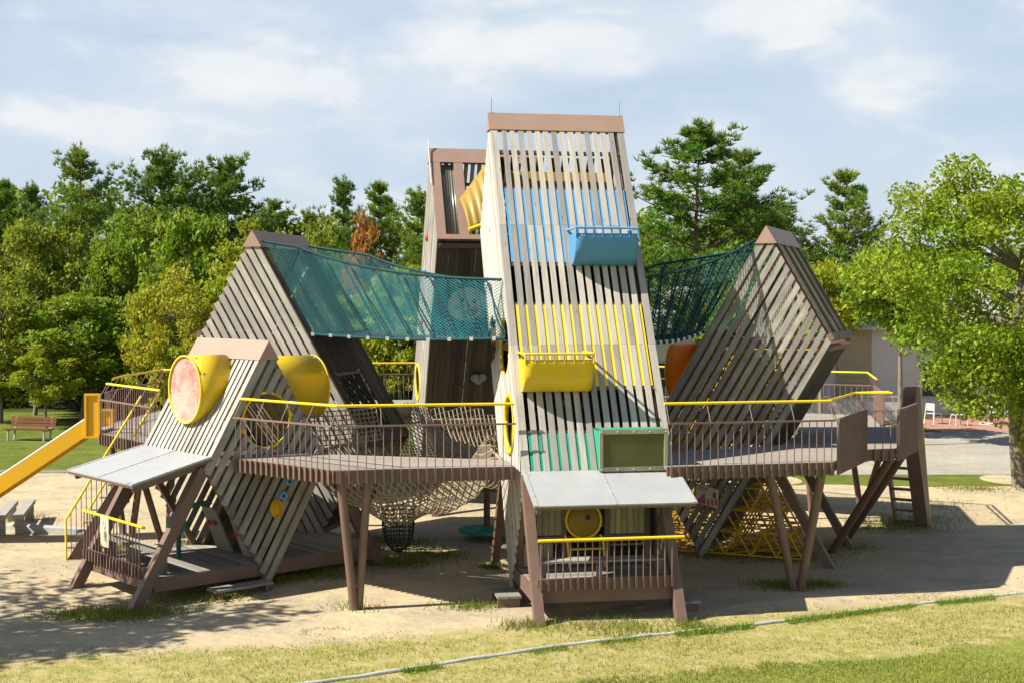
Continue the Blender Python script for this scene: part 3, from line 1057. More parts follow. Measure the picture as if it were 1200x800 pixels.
# ------------------------------------------------------------------ porches under the two front towers
def porch(key, label, va, vb_, can, u_end, floor_z=0.42, rail_h=0.88, back=None, sign=False, back_ext=0.0, clabel=None):
    root = thing('porch', label, 'porch', (*BASE[key], 0), AZ[key])
    for v in (va, vb_):
        b = MB()
        b.bar((-1.27, v, 2.23), (-2.62, v, -0.16), 0.16, 0.19, NF)
        b.build('post', 'brown', root)
    (cu0, cz0, cu1, cz1, cv0, cv1) = can
    b = MB()
    dirc = Vector((cu1 - cu0, 0, cz1 - cz0))
    nc = Vector((-dirc.z, 0, dirc.x)).normalized()
    if nc.z < 0: nc = -nc
    b.box((cu0, cv0, cz0), dirc, (0, cv1 - cv0, 0), nc * 0.028)
    rf = b.build('canopy_roof', 'roof', root)
    for v in (cv0 + 0.005, (cv0 + cv1) / 2 - 0.02, cv1 - 0.075):
        b = MB()
        b.box(Vector((cu0, v, cz0)) + dirc * 0.005 + nc * 0.030, dirc * 0.99, (0, 0.07 if abs(v - (cv0 + cv1) / 2) > 0.1 else 0.035, 0), nc * 0.006)
        for k in range(6):
            p_ = Vector((cu0, v + 0.02, cz0)) + dirc * (0.08 + k * 0.165) + nc * 0.0365
            b.disc(p_, nc, 0.011, 0.006, 8, 1)
        b.build('flashing', ['roof', 'steel'], rf)
    b = MB()
    b.box(Vector((cu0, cv0 + 0.02, cz0)) - nc * 0.05, dirc * 0.995, (0, cv1 - cv0 - 0.04, 0), nc * 0.045)
    for v in (va * 0.97, vb_ * 0.97):
        b.bar(Vector((cu0, v, cz0)) - nc * 0.10, Vector((cu1, v, cz1)) + dirc * -0.04 - nc * 0.10, 0.08, 0.10, nc)
    b.build('canopy_frame', 'brown', rf)
    # floor
    b = MB()
    x = u_end + 0.05
    while x < back_ext:
        b.cube((x, min(va, vb_) + 0.02, floor_z - 0.04), (x + 0.145, max(va, vb_) - 0.02, floor_z))
        x += 0.152
    b.build('floor', 'wood_grey', root)
    b = MB()
    for v in (min(va, vb_) - 0.03, max(va, vb_) - 0.03):
        b.cube((u_end + 0.05, v, floor_z - 0.24), (back_ext + 0.05, v + 0.06, floor_z - 0.005))
    b.cube((u_end - 0.02, min(va, vb_), floor_z - 0.22), (u_end + 0.045, max(va, vb_), floor_z + 0.02))
    b.build('floor_beam', 'brown', root)
    # ribbed fascia and railing at the front
    b, c = MB(), MB()
    n = 19
    ux = u_end - 0.10
    zb = floor_z + 0.02
    lo_, hi_ = min(va, vb_) + 0.10, max(va, vb_) - 0.06
    b.cube((ux - 0.02, lo_ - 0.05, zb), (ux + 0.06, hi_ + 0.05, zb + 0.17))
    for i in range(n):
        v = lo_ + (hi_ - lo_) * i / (n - 1)
        b.cube((ux - 0.075, v - 0.016, zb - 0.01), (ux - 0.018, v + 0.016, zb + 0.18))
        c.tube([(ux - 0.05, v, zb + 0.17), (ux - 0.05, v, zb + rail_h)], 0.011, 6)
    b.build('fascia', 'brown', root)
    rl = c.build('railing', 'brown_bar', root)
    b = MB()
    b.tube([(ux - 0.05, lo_ - 0.2, zb + rail_h + 0.01), (ux - 0.05, hi_ + 0.05, zb + rail_h + 0.01)], 0.026, 10)
    b.build('handrail', 'yellow', rl)
    # bench across the front
    b = MB()
    bz = floor_z + 0.42
    for i in range(3):
        b.cube((u_end + 0.14 + i * 0.12, lo_ + 0.02, bz - 0.035), (u_end + 0.25 + i * 0.12, hi_ - 0.02, bz))
    for v in (lo_ + 0.1, (lo_ + hi_) / 2, hi_ - 0.15):
        b.cube((u_end + 0.18, v, floor_z), (u_end + 0.42, v + 0.05, bz - 0.036))
    b.build('bench_seat', 'wood_grey', root)
    return root


p1 = porch('front', 'porch under the tallest tower with a pale sloping canopy and yellow rail', 1.28, -1.06,
           (-1.16, 2.31, -2.38, 1.88, -1.38, 1.34), -2.20, floor_z=0.52, rail_h=0.79, back_ext=0.1)
# back wall with planks, yellow dome and step frame
b = MB()
for v in (-1.10, -0.36, 0.42, 1.20):
    b.cube((-0.34, v - 0.05, 0.42), (-0.24, v + 0.05, 1.78))
for z in (0.98, 1.66):
    b.cube((-0.35, -1.1, z - 0.06), (-0.23, 1.2, z + 0.06))
b.build('wall_frame', 'brown', p1)
for (va_, vb2, z0, z1) in ((0.47, 1.15, 1.05, 1.6), (-1.05, -0.41, 1.05, 1.6), (0.62, 1.15, 0.44, 0.92)):
    nn = 6
    b = MB()
    for i in range(nn):
        a_ = va_ + (vb2 - va_) * i / nn
        b.cube((-0.31, a_, z0), (-0.28, a_ + (vb2 - va_) / nn - 0.01, z1))
    b.build('wall_planks', 'wood_lichen', p1)
b = MB()
b.dome((-0.36, 0.08, 1.32), (-1, 0, 0.1), 0.30, 0.10, 28, 6, 0)
b.pipe((-0.35, 0.08, 1.32), (-0.40, 0.08, 1.325), 0.335, 0.295, 32, 2)
b.disc((-0.455, 0.02, 1.38), (-1, 0, 0), 0.045, 0.012, 10, 1)
b.disc((-0.425, 0.20, 1.16), (-1, 0, 0), 0.03, 0.012, 10, 1)
b.build('bubble_dome', ['dull_amber', 'black', 'yellow'], p1)
b = MB()
for v in (-0.28, 0.36):
    b.tube([(-0.55, v, 0.42), (-0.5, v + 0.03, 0.95), (-0.42, v + 0.06, 1.06)], 0.022, 8)
for z in (0.6, 0.84):
    b.tube([(-0.545, -0.28, z), (-0.545, 0.37, z)], 0.018, 8)
b.build('step_frame', 'yellow', p1)
b = MB()
b.prism([(-1.3, -1.2, 2.18), (-1.3, 1.2, 2.18), (-1.3, 1.2, 2.02), (-1.3, -1.2, 2.02)], (0.03, 0, 0))
b.build('valance', 'green_dark', p1)

p4 = porch('low', 'porch under the low left tower with a pale canopy and long wooden platform', -1.22, 1.22,
           (-1.16, 2.42, -2.66, 2.06, -1.36, 1.36), -2.28, back_ext=2.5)
b = MB()
b.bar((1.33, -1.22, 2.12), (2.62, -1.22, -0.1), 0.15, 0.18, NB)
b.build('brace', 'brown', p4)
for (v0_, v1_) in ((-0.15, 0.45), (-1.05, -0.55)):
    b = MB()
    b.prism([(-0.1, v0_, 0.45), (-0.1, v1_, 0.45), (-0.45, v1_ - 0.05, 1.3), (-0.45, v0_ + 0.05, 1.3)], (0.03, 0, 0.01))
    b.build('climbing_board', 'wood_grey', p4)
for (v_, z_) in ((0.05, 1.02), (0.25, 1.0), (-0.75, 0.9)):
    b = MB()
    b.dome((-0.36, v_, z_), (-0.93, 0, -0.3), 0.05, 0.05, 10, 4)
    b.build('climbing_hold', 'red', p4)
# notice board wired to the front railing of the low porch
sg = thing('notice_board', 'small cream notice with a faint round mark wired to the low left porch railing', 'sign', (*BASE['low'], 0), AZ['low'])
b = MB()
b.cube((-2.47, 0.02, 0.80), (-2.455, 0.36, 1.34))
b.build('board', 'cream', sg)
b = MB()
b.pipe((-2.476, 0.19, 1.20), (-2.471, 0.19, 1.20), 0.07, 0.05, 20)
b.build('round_mark', 'steel', sg)
for z in (1.03, 0.98, 0.93):
    b = MB()
    b.cube((-2.474, 0.08, z), (-2.471, 0.30, z + 0.014))
    b.build('text_line', 'steel', sg)

# pink and white sign on the right tower slats
sg2 = thing('sign', 'small white sign with a pink triangle wired to the shaded slats of the right tower', 'sign', (*BASE['right'], 0), AZ['right'])
b = MB()
ys_ = -W / 2 - 0.045
b.prism([(-0.13, ys_, 1.14), (0.34, ys_, 1.05), (0.36, ys_, 1.42), (-0.09, ys_, 1.53)], (0, 0.012, 0))
b.build('board', 'cream', sg2)
b = MB()
yq = ys_ - 0.001
b.prism([(-0.12, yq, 1.155), (0.09, yq, 1.12), (0.07, yq, 1.36)], (0, -0.004, 0))
for (u0_, u1_) in ((0.12, 0.17), (0.20, 0.25), (0.28, 0.33)):
    b.prism([(u0_, yq, 1.11), (u1_, yq, 1.10), (u1_, yq, 1.22), (u0_, yq, 1.24)], (0, -0.004, 0))
b.build('triangle_print', 'pink', sg2)
b = MB()
for (z_, u1_) in ((1.47, 0.15), (1.43, 0.12)):
    b.prism([(-0.07, yq, z_), (u1_, yq, z_ - 0.05), (u1_, yq, z_ - 0.035), (-0.07, yq, z_ + 0.015)], (0, -0.004, 0))
b.prism([(0.24, yq, 1.26), (0.30, yq, 1.25), (0.30, yq, 1.36), (0.24, yq, 1.37)], (0, -0.004, 0))
b.build('text_print', 'ink', sg2)

# wooden steps on the ground
def step(name, label, cx_, cy_, rz, w_, d_, z_):
    r_ = thing(name, label, 'step', (cx_, cy_, gz(cx_, cy_)), rz)
    b = MB()
    for i in range(2):
        b.cube((-w_ / 2, -d_ / 2 + i * d_ / 2, z_ - 0.04), (w_ / 2, -d_ / 2 + (i + 0.95) * d_ / 2, z_))
    b.build('tread', 'wood_grey', r_)
    for s_ in (-1, 1):
        b = MB()
        b.cube((s_ * w_ * 0.4 - 0.03, -d_ / 2 + 0.02, -0.05), (s_ * w_ * 0.4 + 0.03, d_ / 2 - 0.02, z_ - 0.041))
        b.build('bearer', 'brown', r_)


q = wpos('front', -0.85, 1.55)
step('wooden_step', 'grey wooden step beside the left foot of the tallest tower porch', q.x, q.y, AZ['front'], 0.75, 0.42, 0.20)
q = wpos('front', -1.6, -1.40)
step('wooden_step', 'low wooden step at the right side of the tallest tower porch', q.x, q.y, AZ['front'], 0.7, 0.36, 0.18)
q = wpos('low', -0.75, -1.60)
step('wooden_step', 'long pale wooden step lying beside the low tower platform', q.x, q.y, AZ['low'], 1.15, 0.34, 0.17)


# ------------------------------------------------------------------ raised walkways
DZ = 2.38


def walkway(label, poly, rails, legs=(), panels=(), z=DZ):
    """poly: outline ccw; rails: list of polylines on the outer edge (outline order: inside lies left)"""
    cx_ = sum(p[0] for p in poly) / len(poly)
    cy_ = sum(p[1] for p in poly) / len(poly)
    off = Vector((cx_, cy_, 0))
    root = thing('raised_walkway', label, 'walkway', off)
    b = MB()
    b.prism([(x, y, z - 0.05) for x, y in poly], (0, 0, 0.05))
    b.build('floor', 'deck', root, off)
    for line in rails:
        fa, ra, ha = MB(), MB(), MB()
        inner = []
        segs = []
        for i in range(len(line) - 1):
            a, c = Vector((*line[i], 0)), Vector((*line[i + 1], 0))
            d = (c - a)
            ln = d.length
            d.normalize()
            nrm = Vector((d.y, -d.x, 0))       # outward (inside is on the left)
            segs.append((a, c, d, ln, nrm))
            fa.box(a + nrm * 0.005 + Vector((0, 0, z - 0.215)), d * ln, nrm * 0.05, Vector((0, 0, 0.21)))
            n = max(1, round(ln / 0.142))
            for k in range(n):
                p = a + d * (ln * (k + 0.5) / n)
                fa.box(p + nrm * 0.056 - d * 0.018 + Vector((0, 0, z - 0.225)), Vector((0, 0, 0.225)), d * 0.036, nrm * 0.05)
                ra.tube([p + nrm * 0.08 + Vector((0, 0, z - 0.2)), p + nrm * 0.08 + Vector((0, 0, z + 0.72))], 0.0095, 5, cap=False)
            ra.bar(a + nrm * 0.08 + Vector((0, 0, z + 0.735)), c + nrm * 0.08 + Vector((0, 0, z + 0.735)), 0.03, 0.03)
            m_ = max(1, round(ln / 0.72))
            for k in range(m_ + 1):
                p = a + d * (ln * min(max(k / m_, 0.01), 0.99))
                ra.tube([p + nrm * 0.08 + Vector((0, 0, z + 0.74)), p - nrm * 0.10 + Vector((0, 0, z + 1.05))], 0.009, 5, cap=False)
        pts = []
        for i in range(len(line)):
            ns = []
            if i > 0: ns.append(segs[i - 1][4])
            if i < len(segs): ns.append(segs[i][4])
            nv = sum(ns, Vector((0, 0, 0))).normalized()
            pts.append(Vector((*line[i], z + 1.06)) - nv * 0.10)
        for i in range(len(pts) - 1):
            ha.tube([pts[i], pts[i + 1]], 0.025, 8)
        fa.build('fascia', 'brown', root, off)
        rl = ra.build('railing', 'brown_bar', root, off)
        ha.build('handrail', 'yellow', rl, off)
    for (a, c) in panels:
        a, c = Vector((*a, z - 0.22)), Vector((*c, z - 0.22))
        d = (c - a).normalized()
        nrm = Vector((d.y, -d.x, 0))
        b = MB()
        b.box(a + nrm * 0.06, c - a, nrm * 0.03, Vector((0, 0, 0.98)))
        n = int((c - a).length / 0.09)
        for k in range(n + 1):
            b.box(a + (c - a) * (k / (n + 0.3)) + nrm * 0.091, Vector((0, 0, 0.98)), d * 0.028, nrm * 0.014)
        b.build('side_panel', 'brown_bar', root, off)
    for (a, c, r_) in legs:
        b = MB()
        b.tube([a, c], r_, 12)
        b.build('leg', 'brown', root, off)
    # joists
    b = MB()
    for k in range(len(poly)):
        p, q_ = Vector((*poly[k], z - 0.13)), Vector((*poly[(k + 1) % len(poly)], z - 0.13))
        c_ = Vector((cx_, cy_, z - 0.13))
        b.bar(p.lerp(c_, 0.06), q_.lerp(c_, 0.06), 0.06, 0.14)
    b.build('joist', 'brown', root, off)
    return root


# left front
walkway('front left walkway with yellow handrail between the low tower and the tallest tower',
        [(-4.92, 23.18), (-2.93, 21.52), (0.05, 22.02), (-0.10, 22.95), (-4.0, 24.0)],
        [[(-4.92, 23.18), (-2.93, 21.52), (0.05, 22.02)]],
        [((-2.86, 21.62, 2.2), (-2.66, 21.80, -0.1), 0.075), ((-2.42, 21.72, 2.2), (-2.60, 21.86, -0.1), 0.07)])
# right front and round the right side
RP = [(2.62, 22.02), (5.62, 22.66), (6.66, 24.66), (7.26, 24.66), (8.15, 26.35), (8.95, 29.0), (8.35, 29.35), (8.9, 32.2), (7.4, 32.9),
      (6.6, 30.3), (6.3, 28.2), (5.3, 25.45), (3.3, 24.4), (2.42, 23.6)]
walkway('right hand walkway with solid brown side panels wrapping round the right tower', RP,
        [[RP[0], RP[1]], [RP[2], RP[3]], [RP[6], RP[7], RP[8]]],
        [((4.47, 22.45, 2.2), (5.08, 23.2, -0.1), 0.075), ((5.42, 22.66, 2.2), (5.16, 23.2, -0.1), 0.08),
         ((7.25, 24.8, 2.2), (6.6, 26.9, -0.1), 0.08), ((7.75, 25.6, 2.2), (7.3, 28.4, -0.1), 0.08),
         ((7.85, 30.2, 2.2), (8.3, 30.6, -0.1), 0.07), ((8.5, 29.4, 2.2), (8.1, 30.3, -0.1), 0.07), ((6.9, 30.6, 2.2), (7.2, 31.0, -0.1), 0.07)],
        [(RP[1], RP[2]), (RP[3], RP[4]), (RP[4], RP[5])])
# extra handrail over the stepped corner
b = MB()
rz_ = DZ + 1.06
hp = [(5.55, 22.78, rz_), (6.55, 24.78, rz_), (7.2, 24.78, rz_ + 0.02)]
off_ = Vector((6.5, 24.4, 0))
hr = thing('corner_handrail', 'short yellow handrail above the brown corner panels of the right walkway', 'handrail', off_)
for i in range(2):
    b.tube([hp[i], hp[i + 1]], 0.025, 8)
b.build('rail', 'yellow', hr, off_)
for f in (0.02, 0.35, 0.7, 0.98):
    b = MB()
    p = Vector(hp[0]).lerp(Vector(hp[1]), f)
    b.tube([p, (p.x + 0.13, p.y - 0.07, DZ + 0.72)], 0.01, 6)
    b.build('upright', 'brown_bar', hr, off_)

# slide deck on the left, and the rear deck
walkway('left walkway carrying the yellow slide behind the low tower',
        [(-8.72, 27.6), (-7.0, 25.45), (-5.35, 26.45), (-5.7, 28.4), (-6.9, 33.3), (-9.1, 33.6), (-9.25, 30.2), (-9.15, 29.4)],
        [[(-8.72, 27.6), (-7.0, 25.45)], [(-6.9, 33.3), (-9.1, 33.6), (-9.25, 30.2), (-9.15, 29.4)][::1]],
        [((-8.6, 27.75, 2.2), (-8.15, 27.3, -0.1), 0.075), ((-7.5, 26.4, 2.2), (-8.05, 27.2, -0.1), 0.07),
         ((-7.9, 27.0, 2.2), (-7.3, 27.2, -0.1), 0.07), ((-6.9, 26.3, 2.2), (-7.2, 27.1, -0.1), 0.075), ((-8.9, 33.2, 2.2), (-8.6, 33.0, -0.1), 0.07)])
walkway('rear walkway seen in the gap between the left tower and the rear tower',
        [(-6.9, 33.3), (-5.5, 32.6), (-4.9, 34.1), (-2.35, 35.4), (-2.35, 37.5), (-6.4, 37.0)],
        [[(-2.35, 37.5), (-6.4, 37.0), (-6.9, 33.3)]],
        [((-5.5, 36.6, 2.2), (-5.2, 36.2, -0.1), 0.07), ((-3.2, 36.9, 2.2), (-3.4, 36.6, -0.1), 0.07)])
walkway('rear right walkway behind the right tower, joining the rear tower',
        [(0.2, 35.2), (0.4, 33.2), (4.2, 32.2), (6.7, 30.6), (7.4, 32.9), (4.6, 35.0), (0.6, 36.8)],
        [[(7.4, 32.9), (4.6, 35.0), (0.6, 36.8)]],
        [((4.5, 34.6, 2.2), (4.2, 34.2, -0.1), 0.07)])

# ------------------------------------------------------------------ ladder, stairs, slide
lt = [Vector((8.36, 29.36, DZ)), Vector((8.80, 29.10, DZ))]
lb = [Vector((9.00, 30.35, -0.05)), Vector((9.42, 30.1, -0.05))]
lad = thing('ladder', 'brown plate sided ladder with a yellow edge at the right end of the walkway', 'ladder', (9.3, 30.2, 0))
off_ = Vector((9.3, 30.2, 0))
for i in (0, 1):
    b = MB()
    a, c = lb[i], lt[i]
    up = Vector((0, 0, 0.92)) if i else Vector((0, 0, 0.05))
    outd = Vector((0.30, 0.56, 0)).normalized()
    if i:
        b.prism([a - outd * 0.2, a + outd * 0.14, c + outd * 0.22 + up, c - outd * 0.12 + up, c - outd * 0.2], Vector((0.27, -0.12, 0)))
    else:
        b.prism([a - outd * 0.14, a + outd * 0.14, c + outd * 0.14 + up, c - outd * 0.14 + up], Vector((0.05, -0.027, 0)))
    b.build('stringer', 'brown', lad, off_)
b = MB()
for k in range(9):
    f = (k + 0.6) / 9.4
    a, c = lb[0].lerp(lt[0], f), lb[1].lerp(lt[1], f)
    b.bar(a, c, 0.17, 0.045)
b.build('rung', 'brown', lad, off_)
b = MB()
outd = Vector((0.30, 0.56, 0)).normalized()
b.tube([lb[1] + outd * 0.16 + Vector((0.26, -0.1, 0.02)), lt[1] + outd * 0.24 + Vector((0.26, -0.1, 0.92))], 0.02, 6)
b.build('edge_strip', 'yellow', lad, off_)

stairs = thing('staircase', 'dark open stairs with yellow handrails rising to the left walkway', 'stairs', (-8.5, 26.3, 0))
off_ = Vector((-8.5, 26.3, 0))
s0, s1 = Vector((-8.93, 26.35, 0)), Vector((-7.45, 26.75, DZ))
wv = Vector((0.10, 0.72, 0))
b = MB()
for k in range(9):
    f = (k + 1) / 9.6
    p = s0.lerp(s1, f)
    b.box(p - wv / 2 - Vector((0.14, 0, 0.03)), wv, Vector((0.30, 0.03, 0)), Vector((0, 0, 0.035)), 0)
    b.box(p - wv / 2 - Vector((-0.13, 0, 0.22)), wv, Vector((0.025, 0.0, 0)), Vector((0, 0, 0.19)), 1)
b.build('tread', ['wood_grey', 'brown'], stairs, off_)
for sgn in (-0.5, 0.5):
    b = MB()
    b.bar(s0 + wv * sgn * 1.0 + Vector((0.1, 0, -0.1)), s1 + wv * sgn + Vector((0, 0, -0.15)), 0.05, 0.22)
    b.build('stringer', 'brown', stairs, off_)
    b = MB()
    base = s0 + wv * sgn * 1.25 + Vector((0.06, 0, 0))
    top = s1 + wv * sgn * 1.25
    b.tube([base, base + Vector((0, 0, 0.84)), base + Vector((0.05, 0, 0.90)), top + Vector((0, 0, 0.9))], 0.024, 8)
    hd = b.build('handrail', 'yellow', stairs, off_)
    b = MB()
    for k in range(1, 15):
        f = k / 15
        p = base.lerp(top, f)
        b.tube([p + Vector((0, 0, 0.0 if f < .2 else 0.02)), p + Vector((0, 0, 0.88))], 0.008, 5, cap=False)
    b.build('baluster', 'brown_bar', hd, off_)

slide = thing('slide', 'bright yellow slide running down to the left from the walkway', 'slide', (-9.3, 28.2, 0))
off_ = Vector((-9.3, 28.2, 0))
sy0, sy1 = 27.75, 28.55
top = Vector((-9.15, 0, 2.42))
low = Vector((-12.3, 0, 0.32))
fl = [top, low, Vector((-13.3, 0, 0.25))]
b = MB()
P = [[Vector((p.x, y, p.z)) for y in (sy0, sy1)] for p in (Vector((-8.75, 0, 2.42)), *fl)]
b.grid(P, 0, 0.03, False)
b.build('slide_bed', 'steel', slide, off_)
for y, nm in ((sy0, 'near'), (sy1, 'far')):
    b = MB()
    pts = [Vector((top.x + 0.05, y, top.z - 0.10)), Vector((low.x, y, low.z - 0.12)), Vector((-13.3, y, 0.10)), Vector((-13.3, y, 0.42)),
           Vector((low.x, y, low.z + 0.24)), Vector((top.x + 0.05, y, top.z + 0.26))]
    b.prism(pts, (0, 0.05 if y == sy1 else -0.05, 0))
    sw_ = b.build('side_wall', 'orange_yellow', slide, off_)
    b = MB()
    b.tube([pts[5] + Vector((0, 0, 0.01)), pts[4] + Vector((0, 0, 0.01)), pts[3] + Vector((0, 0, 0.01))], 0.035, 8)
    b.build('lip', 'steel', sw_, off_)
    b = MB()
    hh = 0.95 if y == sy0 else 0.55
    yy_ = y - (0.07 if y == sy0 else -0.02)
    x0_, x1_ = -9.12, -8.78
    z0_ = 2.28
    b.cube((x0_, yy_, z0_), (x1_, yy_ + 0.05, z0_ + hh))
    fr_ = 0.045
    for (a0, a1, c0, c1) in ((x0_, x1_, z0_, z0_ + fr_), (x0_, x1_, z0_ + hh - fr_, z0_ + hh), (x0_, x0_ + fr_, z0_ + fr_, z0_ + hh - fr_), (x1_ - fr_, x1_, z0_ + fr_, z0_ + hh - fr_)):
        b.cube((a0, yy_ - 0.04, c0), (a1, yy_ - 0.002, c1))
    b.build('entry_panel', 'orange_yellow', slide, off_)
for x_ in (-11.2, -12.9):
    b = MB()
    zz = 0.36 + (x_ + 12.3) * 0.66 if x_ > -12.3 else 0.25
    b.tube([(x_, 28.15, -0.1), (x_, 28.15, zz - 0.02)], 0.05, 8)
    b.build('support', 'brown', slide, off_)


# ------------------------------------------------------------------ nets
def net_panel(b, P00, P10, P11, P01, su, sv, r, diamond=True, sag=0.0, mat=0, bulge=None):
    """P00-P10 long edge, P01-P11 opposite edge"""
    P00, P10, P11, P01 = [Vector(p) for p in (P00, P10, P11, P01)]
    lu = max((P10 - P00).length, (P11 - P01).length)
    lv = max((P01 - P00).length, (P11 - P10).length)
    nu, nv = max(2, int(lu / su)), max(2, int(lv / sv))
    def pt(f, g):
        p = (P00.lerp(P10, f)).lerp(P01.lerp(P11, f), g)
        p = p - Vector((0, 0, sag * math.sin(math.pi * f)))
        if bulge is not None:
            p = p + bulge * math.sin(math.pi * g) * math.sin(math.pi * f)
        return p
    V, Fc = [], []
    def edge(a, c):
        d = (c - a)
        if d.length < 1e-5: return
        s = d.orthogonal().normalized() * r
        u = d.normalized().cross(s)
        k = len(V)
        for q in (a, c):
            for ang in (0, 2.094, 4.188):
                V.append(q + s * math.cos(ang) + u * math.sin(ang))
        for i in range(3):
            j = (i + 1) % 3
            Fc.append([k + i, k + j, k + 3 + j, k + 3 + i])
    if diamond:
        for i in range(nu):
            for j in range(nv):
                if (i + j) % 2 == 0:
                    edge(pt(i / nu, j / nv), pt((i + 1) / nu, (j + 1) / nv))
                else:
                    edge(pt((i + 1) / nu, j / nv), pt(i / nu, (j + 1) / nv))
    else:
        for i in range(nu + 1):
            for j in range(nv):
                edge(pt(i / nu, j / nv), pt(i / nu, (j + 1) / nv))
        for j in range(nv + 1):
            for i in range(nu):
                edge(pt(i / nu, j / nv), pt((i + 1) / nu, j / nv))
    b._faces(V, Fc, [(0, 0)] * len(V), 0.5, mat)
    return pt


def net_tunnel(label, A, B_, sag_top, shade_near=False):
    """A and B_: dicts with near/far top and bottom points"""
    root = thing('net_tunnel', label, 'net tunnel', (A['nb'] + A['fb']) / 2)
    off_ = root.location.copy()
    ropes = MB()
    for s_, nm in (('n', 'near'), ('f', 'far')):
        b = MB()
        pt = net_panel(b, A[s_ + 'b'], B_[s_ + 'b'], B_[s_ + 't'], A[s_ + 't'], 0.060, 0.060, 0.0048, True)
        # sag is put on the top edge: shear the panel down in the middle
        Vv = []
        for p in b.v:
            Vv.append(p)
        b.v = Vv
        b.build('net_side', 'teal_dark_shaded' if (shade_near and s_ == 'n') else 'teal', root, off_)  # near net can take a darker cord that paints in its shade
        n = 40
        ropes.tube([pt(k / n, 1) for k in range(n + 1)], 0.028, 6)
        ropes.tube([pt(k / n, 0) for k in range(n + 1)], 0.03, 6)
        # looping lacing cord
        m_ = 9
        for k in range(m_):
            f0, f1 = (k + 0.35) / m_, (k + 1.0) / m_
            ropes.tube([pt(f0, 0.95), pt(f0 + 0.01, 0.98), pt(f0 + 0.03, 0.9), pt((f0 + f1) / 2, 0.4), pt(f1 - 0.01, 0.06), pt(f1, 0.01), pt(f1 + 0.004 if f1 < .99 else 1, 0.1), pt(min(1, f0 + 0.33 / m_), 0.6), pt(min(1, f0 + 0.02), 0.93)], 0.016, 5)
    ropes.build('lacing_rope', 'teal_dark_shaded', root, off_)
    b = MB()
    net_panel(b, A['nb'], B_['nb'], B_['fb'], A['fb'], 0.09, 0.09, 0.018, False)
    b.build('net_floor', 'rope_dark', root, off_)
    for k in range(10):
        p = A['nb'].lerp(B_['nb'], k / 9.5)
        b = MB()
        b.cube(p - Vector((0.035, 0.06, 0.03)), p + Vector((0.035, -0.03, 0.04)))
        b.build('clamp', 'white', root, off_)
    return root


# left tunnel: left tower front opening -> tall tower left side
def f3(t, v, off=0.0):
    p = fpt(t, v, off)
    return wpos('left', p.x, p.y, p.z)
def f2(t, v, off=0.0):
    p = fpt(t, v, off)
    return wpos('right', p.x, p.y, p.z)


A = {'nt': f3(4.85, 1.20, 0.08), 'nb': f3(2.62, 1.20, 0.08), 'ft': f3(4.85, -1.20, 0.08), 'fb': f3(2.62, -1.20, 0.08)}
B_ = {'nt': wpos('front', 0.85, W / 2 + 0.03, 5.62), 'nb': wpos('front', 0.35, W / 2 + 0.03, 4.52),
      'ft': wpos('front', 2.75, W / 2 + 0.03, 5.75), 'fb': wpos('front', 2.45, W / 2 + 0.03, 4.5)}


def net_tunnel_sagged(label, A, B_, k, dark):
    n0 = len(bpy.data.objects)
    r_ = net_tunnel(label, A, B_, 0, dark)
    # bend: the top ropes hang in a shallow curve
    a_, c_ = A['nb'], B_['nb']
    ax = (c_ - a_)
    ax.z = 0
    ln = ax.length
    ax.normalize()
    for ob in r_.children:
        me = ob.data
        for vtx in me.vertices:
            wv_ = vtx.co + r_.location
            f = min(max((wv_ - a_).dot(ax) / ln, 0), 1)
            zb = a_.z + (c_.z - a_.z) * f
            zt = A['nt'].z + (B_['nt'].z - A['nt'].z) * f
            g = min(max((wv_.z - zb) / max(zt - zb, 0.1), 0), 1.1)
            vtx.co.z -= k * math.sin(math.pi * f ** 0.75) * g + 0.06 * math.sin(math.pi * f)
    return r_


net_tunnel_sagged('teal net tunnel slung from the left tower to the tallest tower', A, B_, 0.16, False)
A2 = {'nt': f2(4.80, -1.20, 0.08), 'nb': f2(2.70, -1.20, 0.08), 'ft': f2(4.80, 1.20, 0.08), 'fb': f2(2.70, 1.20, 0.08)}
B2 = {'nt': wpos('front', 1.0, -W / 2 - 0.03, 5.70), 'nb': wpos('front', 0.4, -W / 2 - 0.03, 4.42),
      'ft': wpos('front', 2.9, -W / 2 - 0.03, 5.8), 'fb': wpos('front', 2.5, -W / 2 - 0.03, 4.42)}
net_tunnel_sagged('teal net tunnel, near side coloured as in shade, slung from the tallest tower to the right tower', A2, B2, 0.12, True)

# big sagging rope net in the middle of the ring
poly = [(-4.0, 24.1), (-0.15, 23.0), (-0.45, 25.6), (2.15, 26.0), (2.55, 24.0), (3.3, 24.5), (3.4, 26.4), (2.9, 28.3), (1.2, 32.0), (-2.1, 31.6), (-2.75, 29.5), (-3.0, 27.0)]
def inside(x, y):
    c = False
    for i in range(len(poly)):
        (x0, y0), (x1, y1) = poly[i], poly[i - 1]
        if (y0 > y) != (y1 > y) and x < (x1 - x0) * (y - y0) / (y1 - y0) + x0:
            c = not c
    return c
def edist(x, y):
    best = 9
    for i in range(len(poly)):
        a, c = Vector(poly[i]), Vector(poly[i - 1])
        d = c - a
        t_ = min(max((Vector((x, y)) - a).dot(d) / d.length_squared, 0), 1)
        best = min(best, (a + d * t_ - Vector((x, y))).length)
    return best
def nz(x, y):
    e = edist(x, y)
    z = 2.32 - 1.25 * (1 - math.exp(-(e / 0.5) ** 1.3))
    z += 0.7 * math.exp(-((x + 1.6) ** 2 + (y - 30.2) ** 2) / 3.0)
    z += 0.45 * math.exp(-((x + 0.9) ** 2 / 2.5 + (y - 26.3) ** 2 / 1.2))
    z -= 0.25 * math.exp(-((x + 2.2) ** 2 + (y - 25.0) ** 2) / 0.3)
    return z + 0.04 * math.sin(x * 5) * math.sin(y * 4)
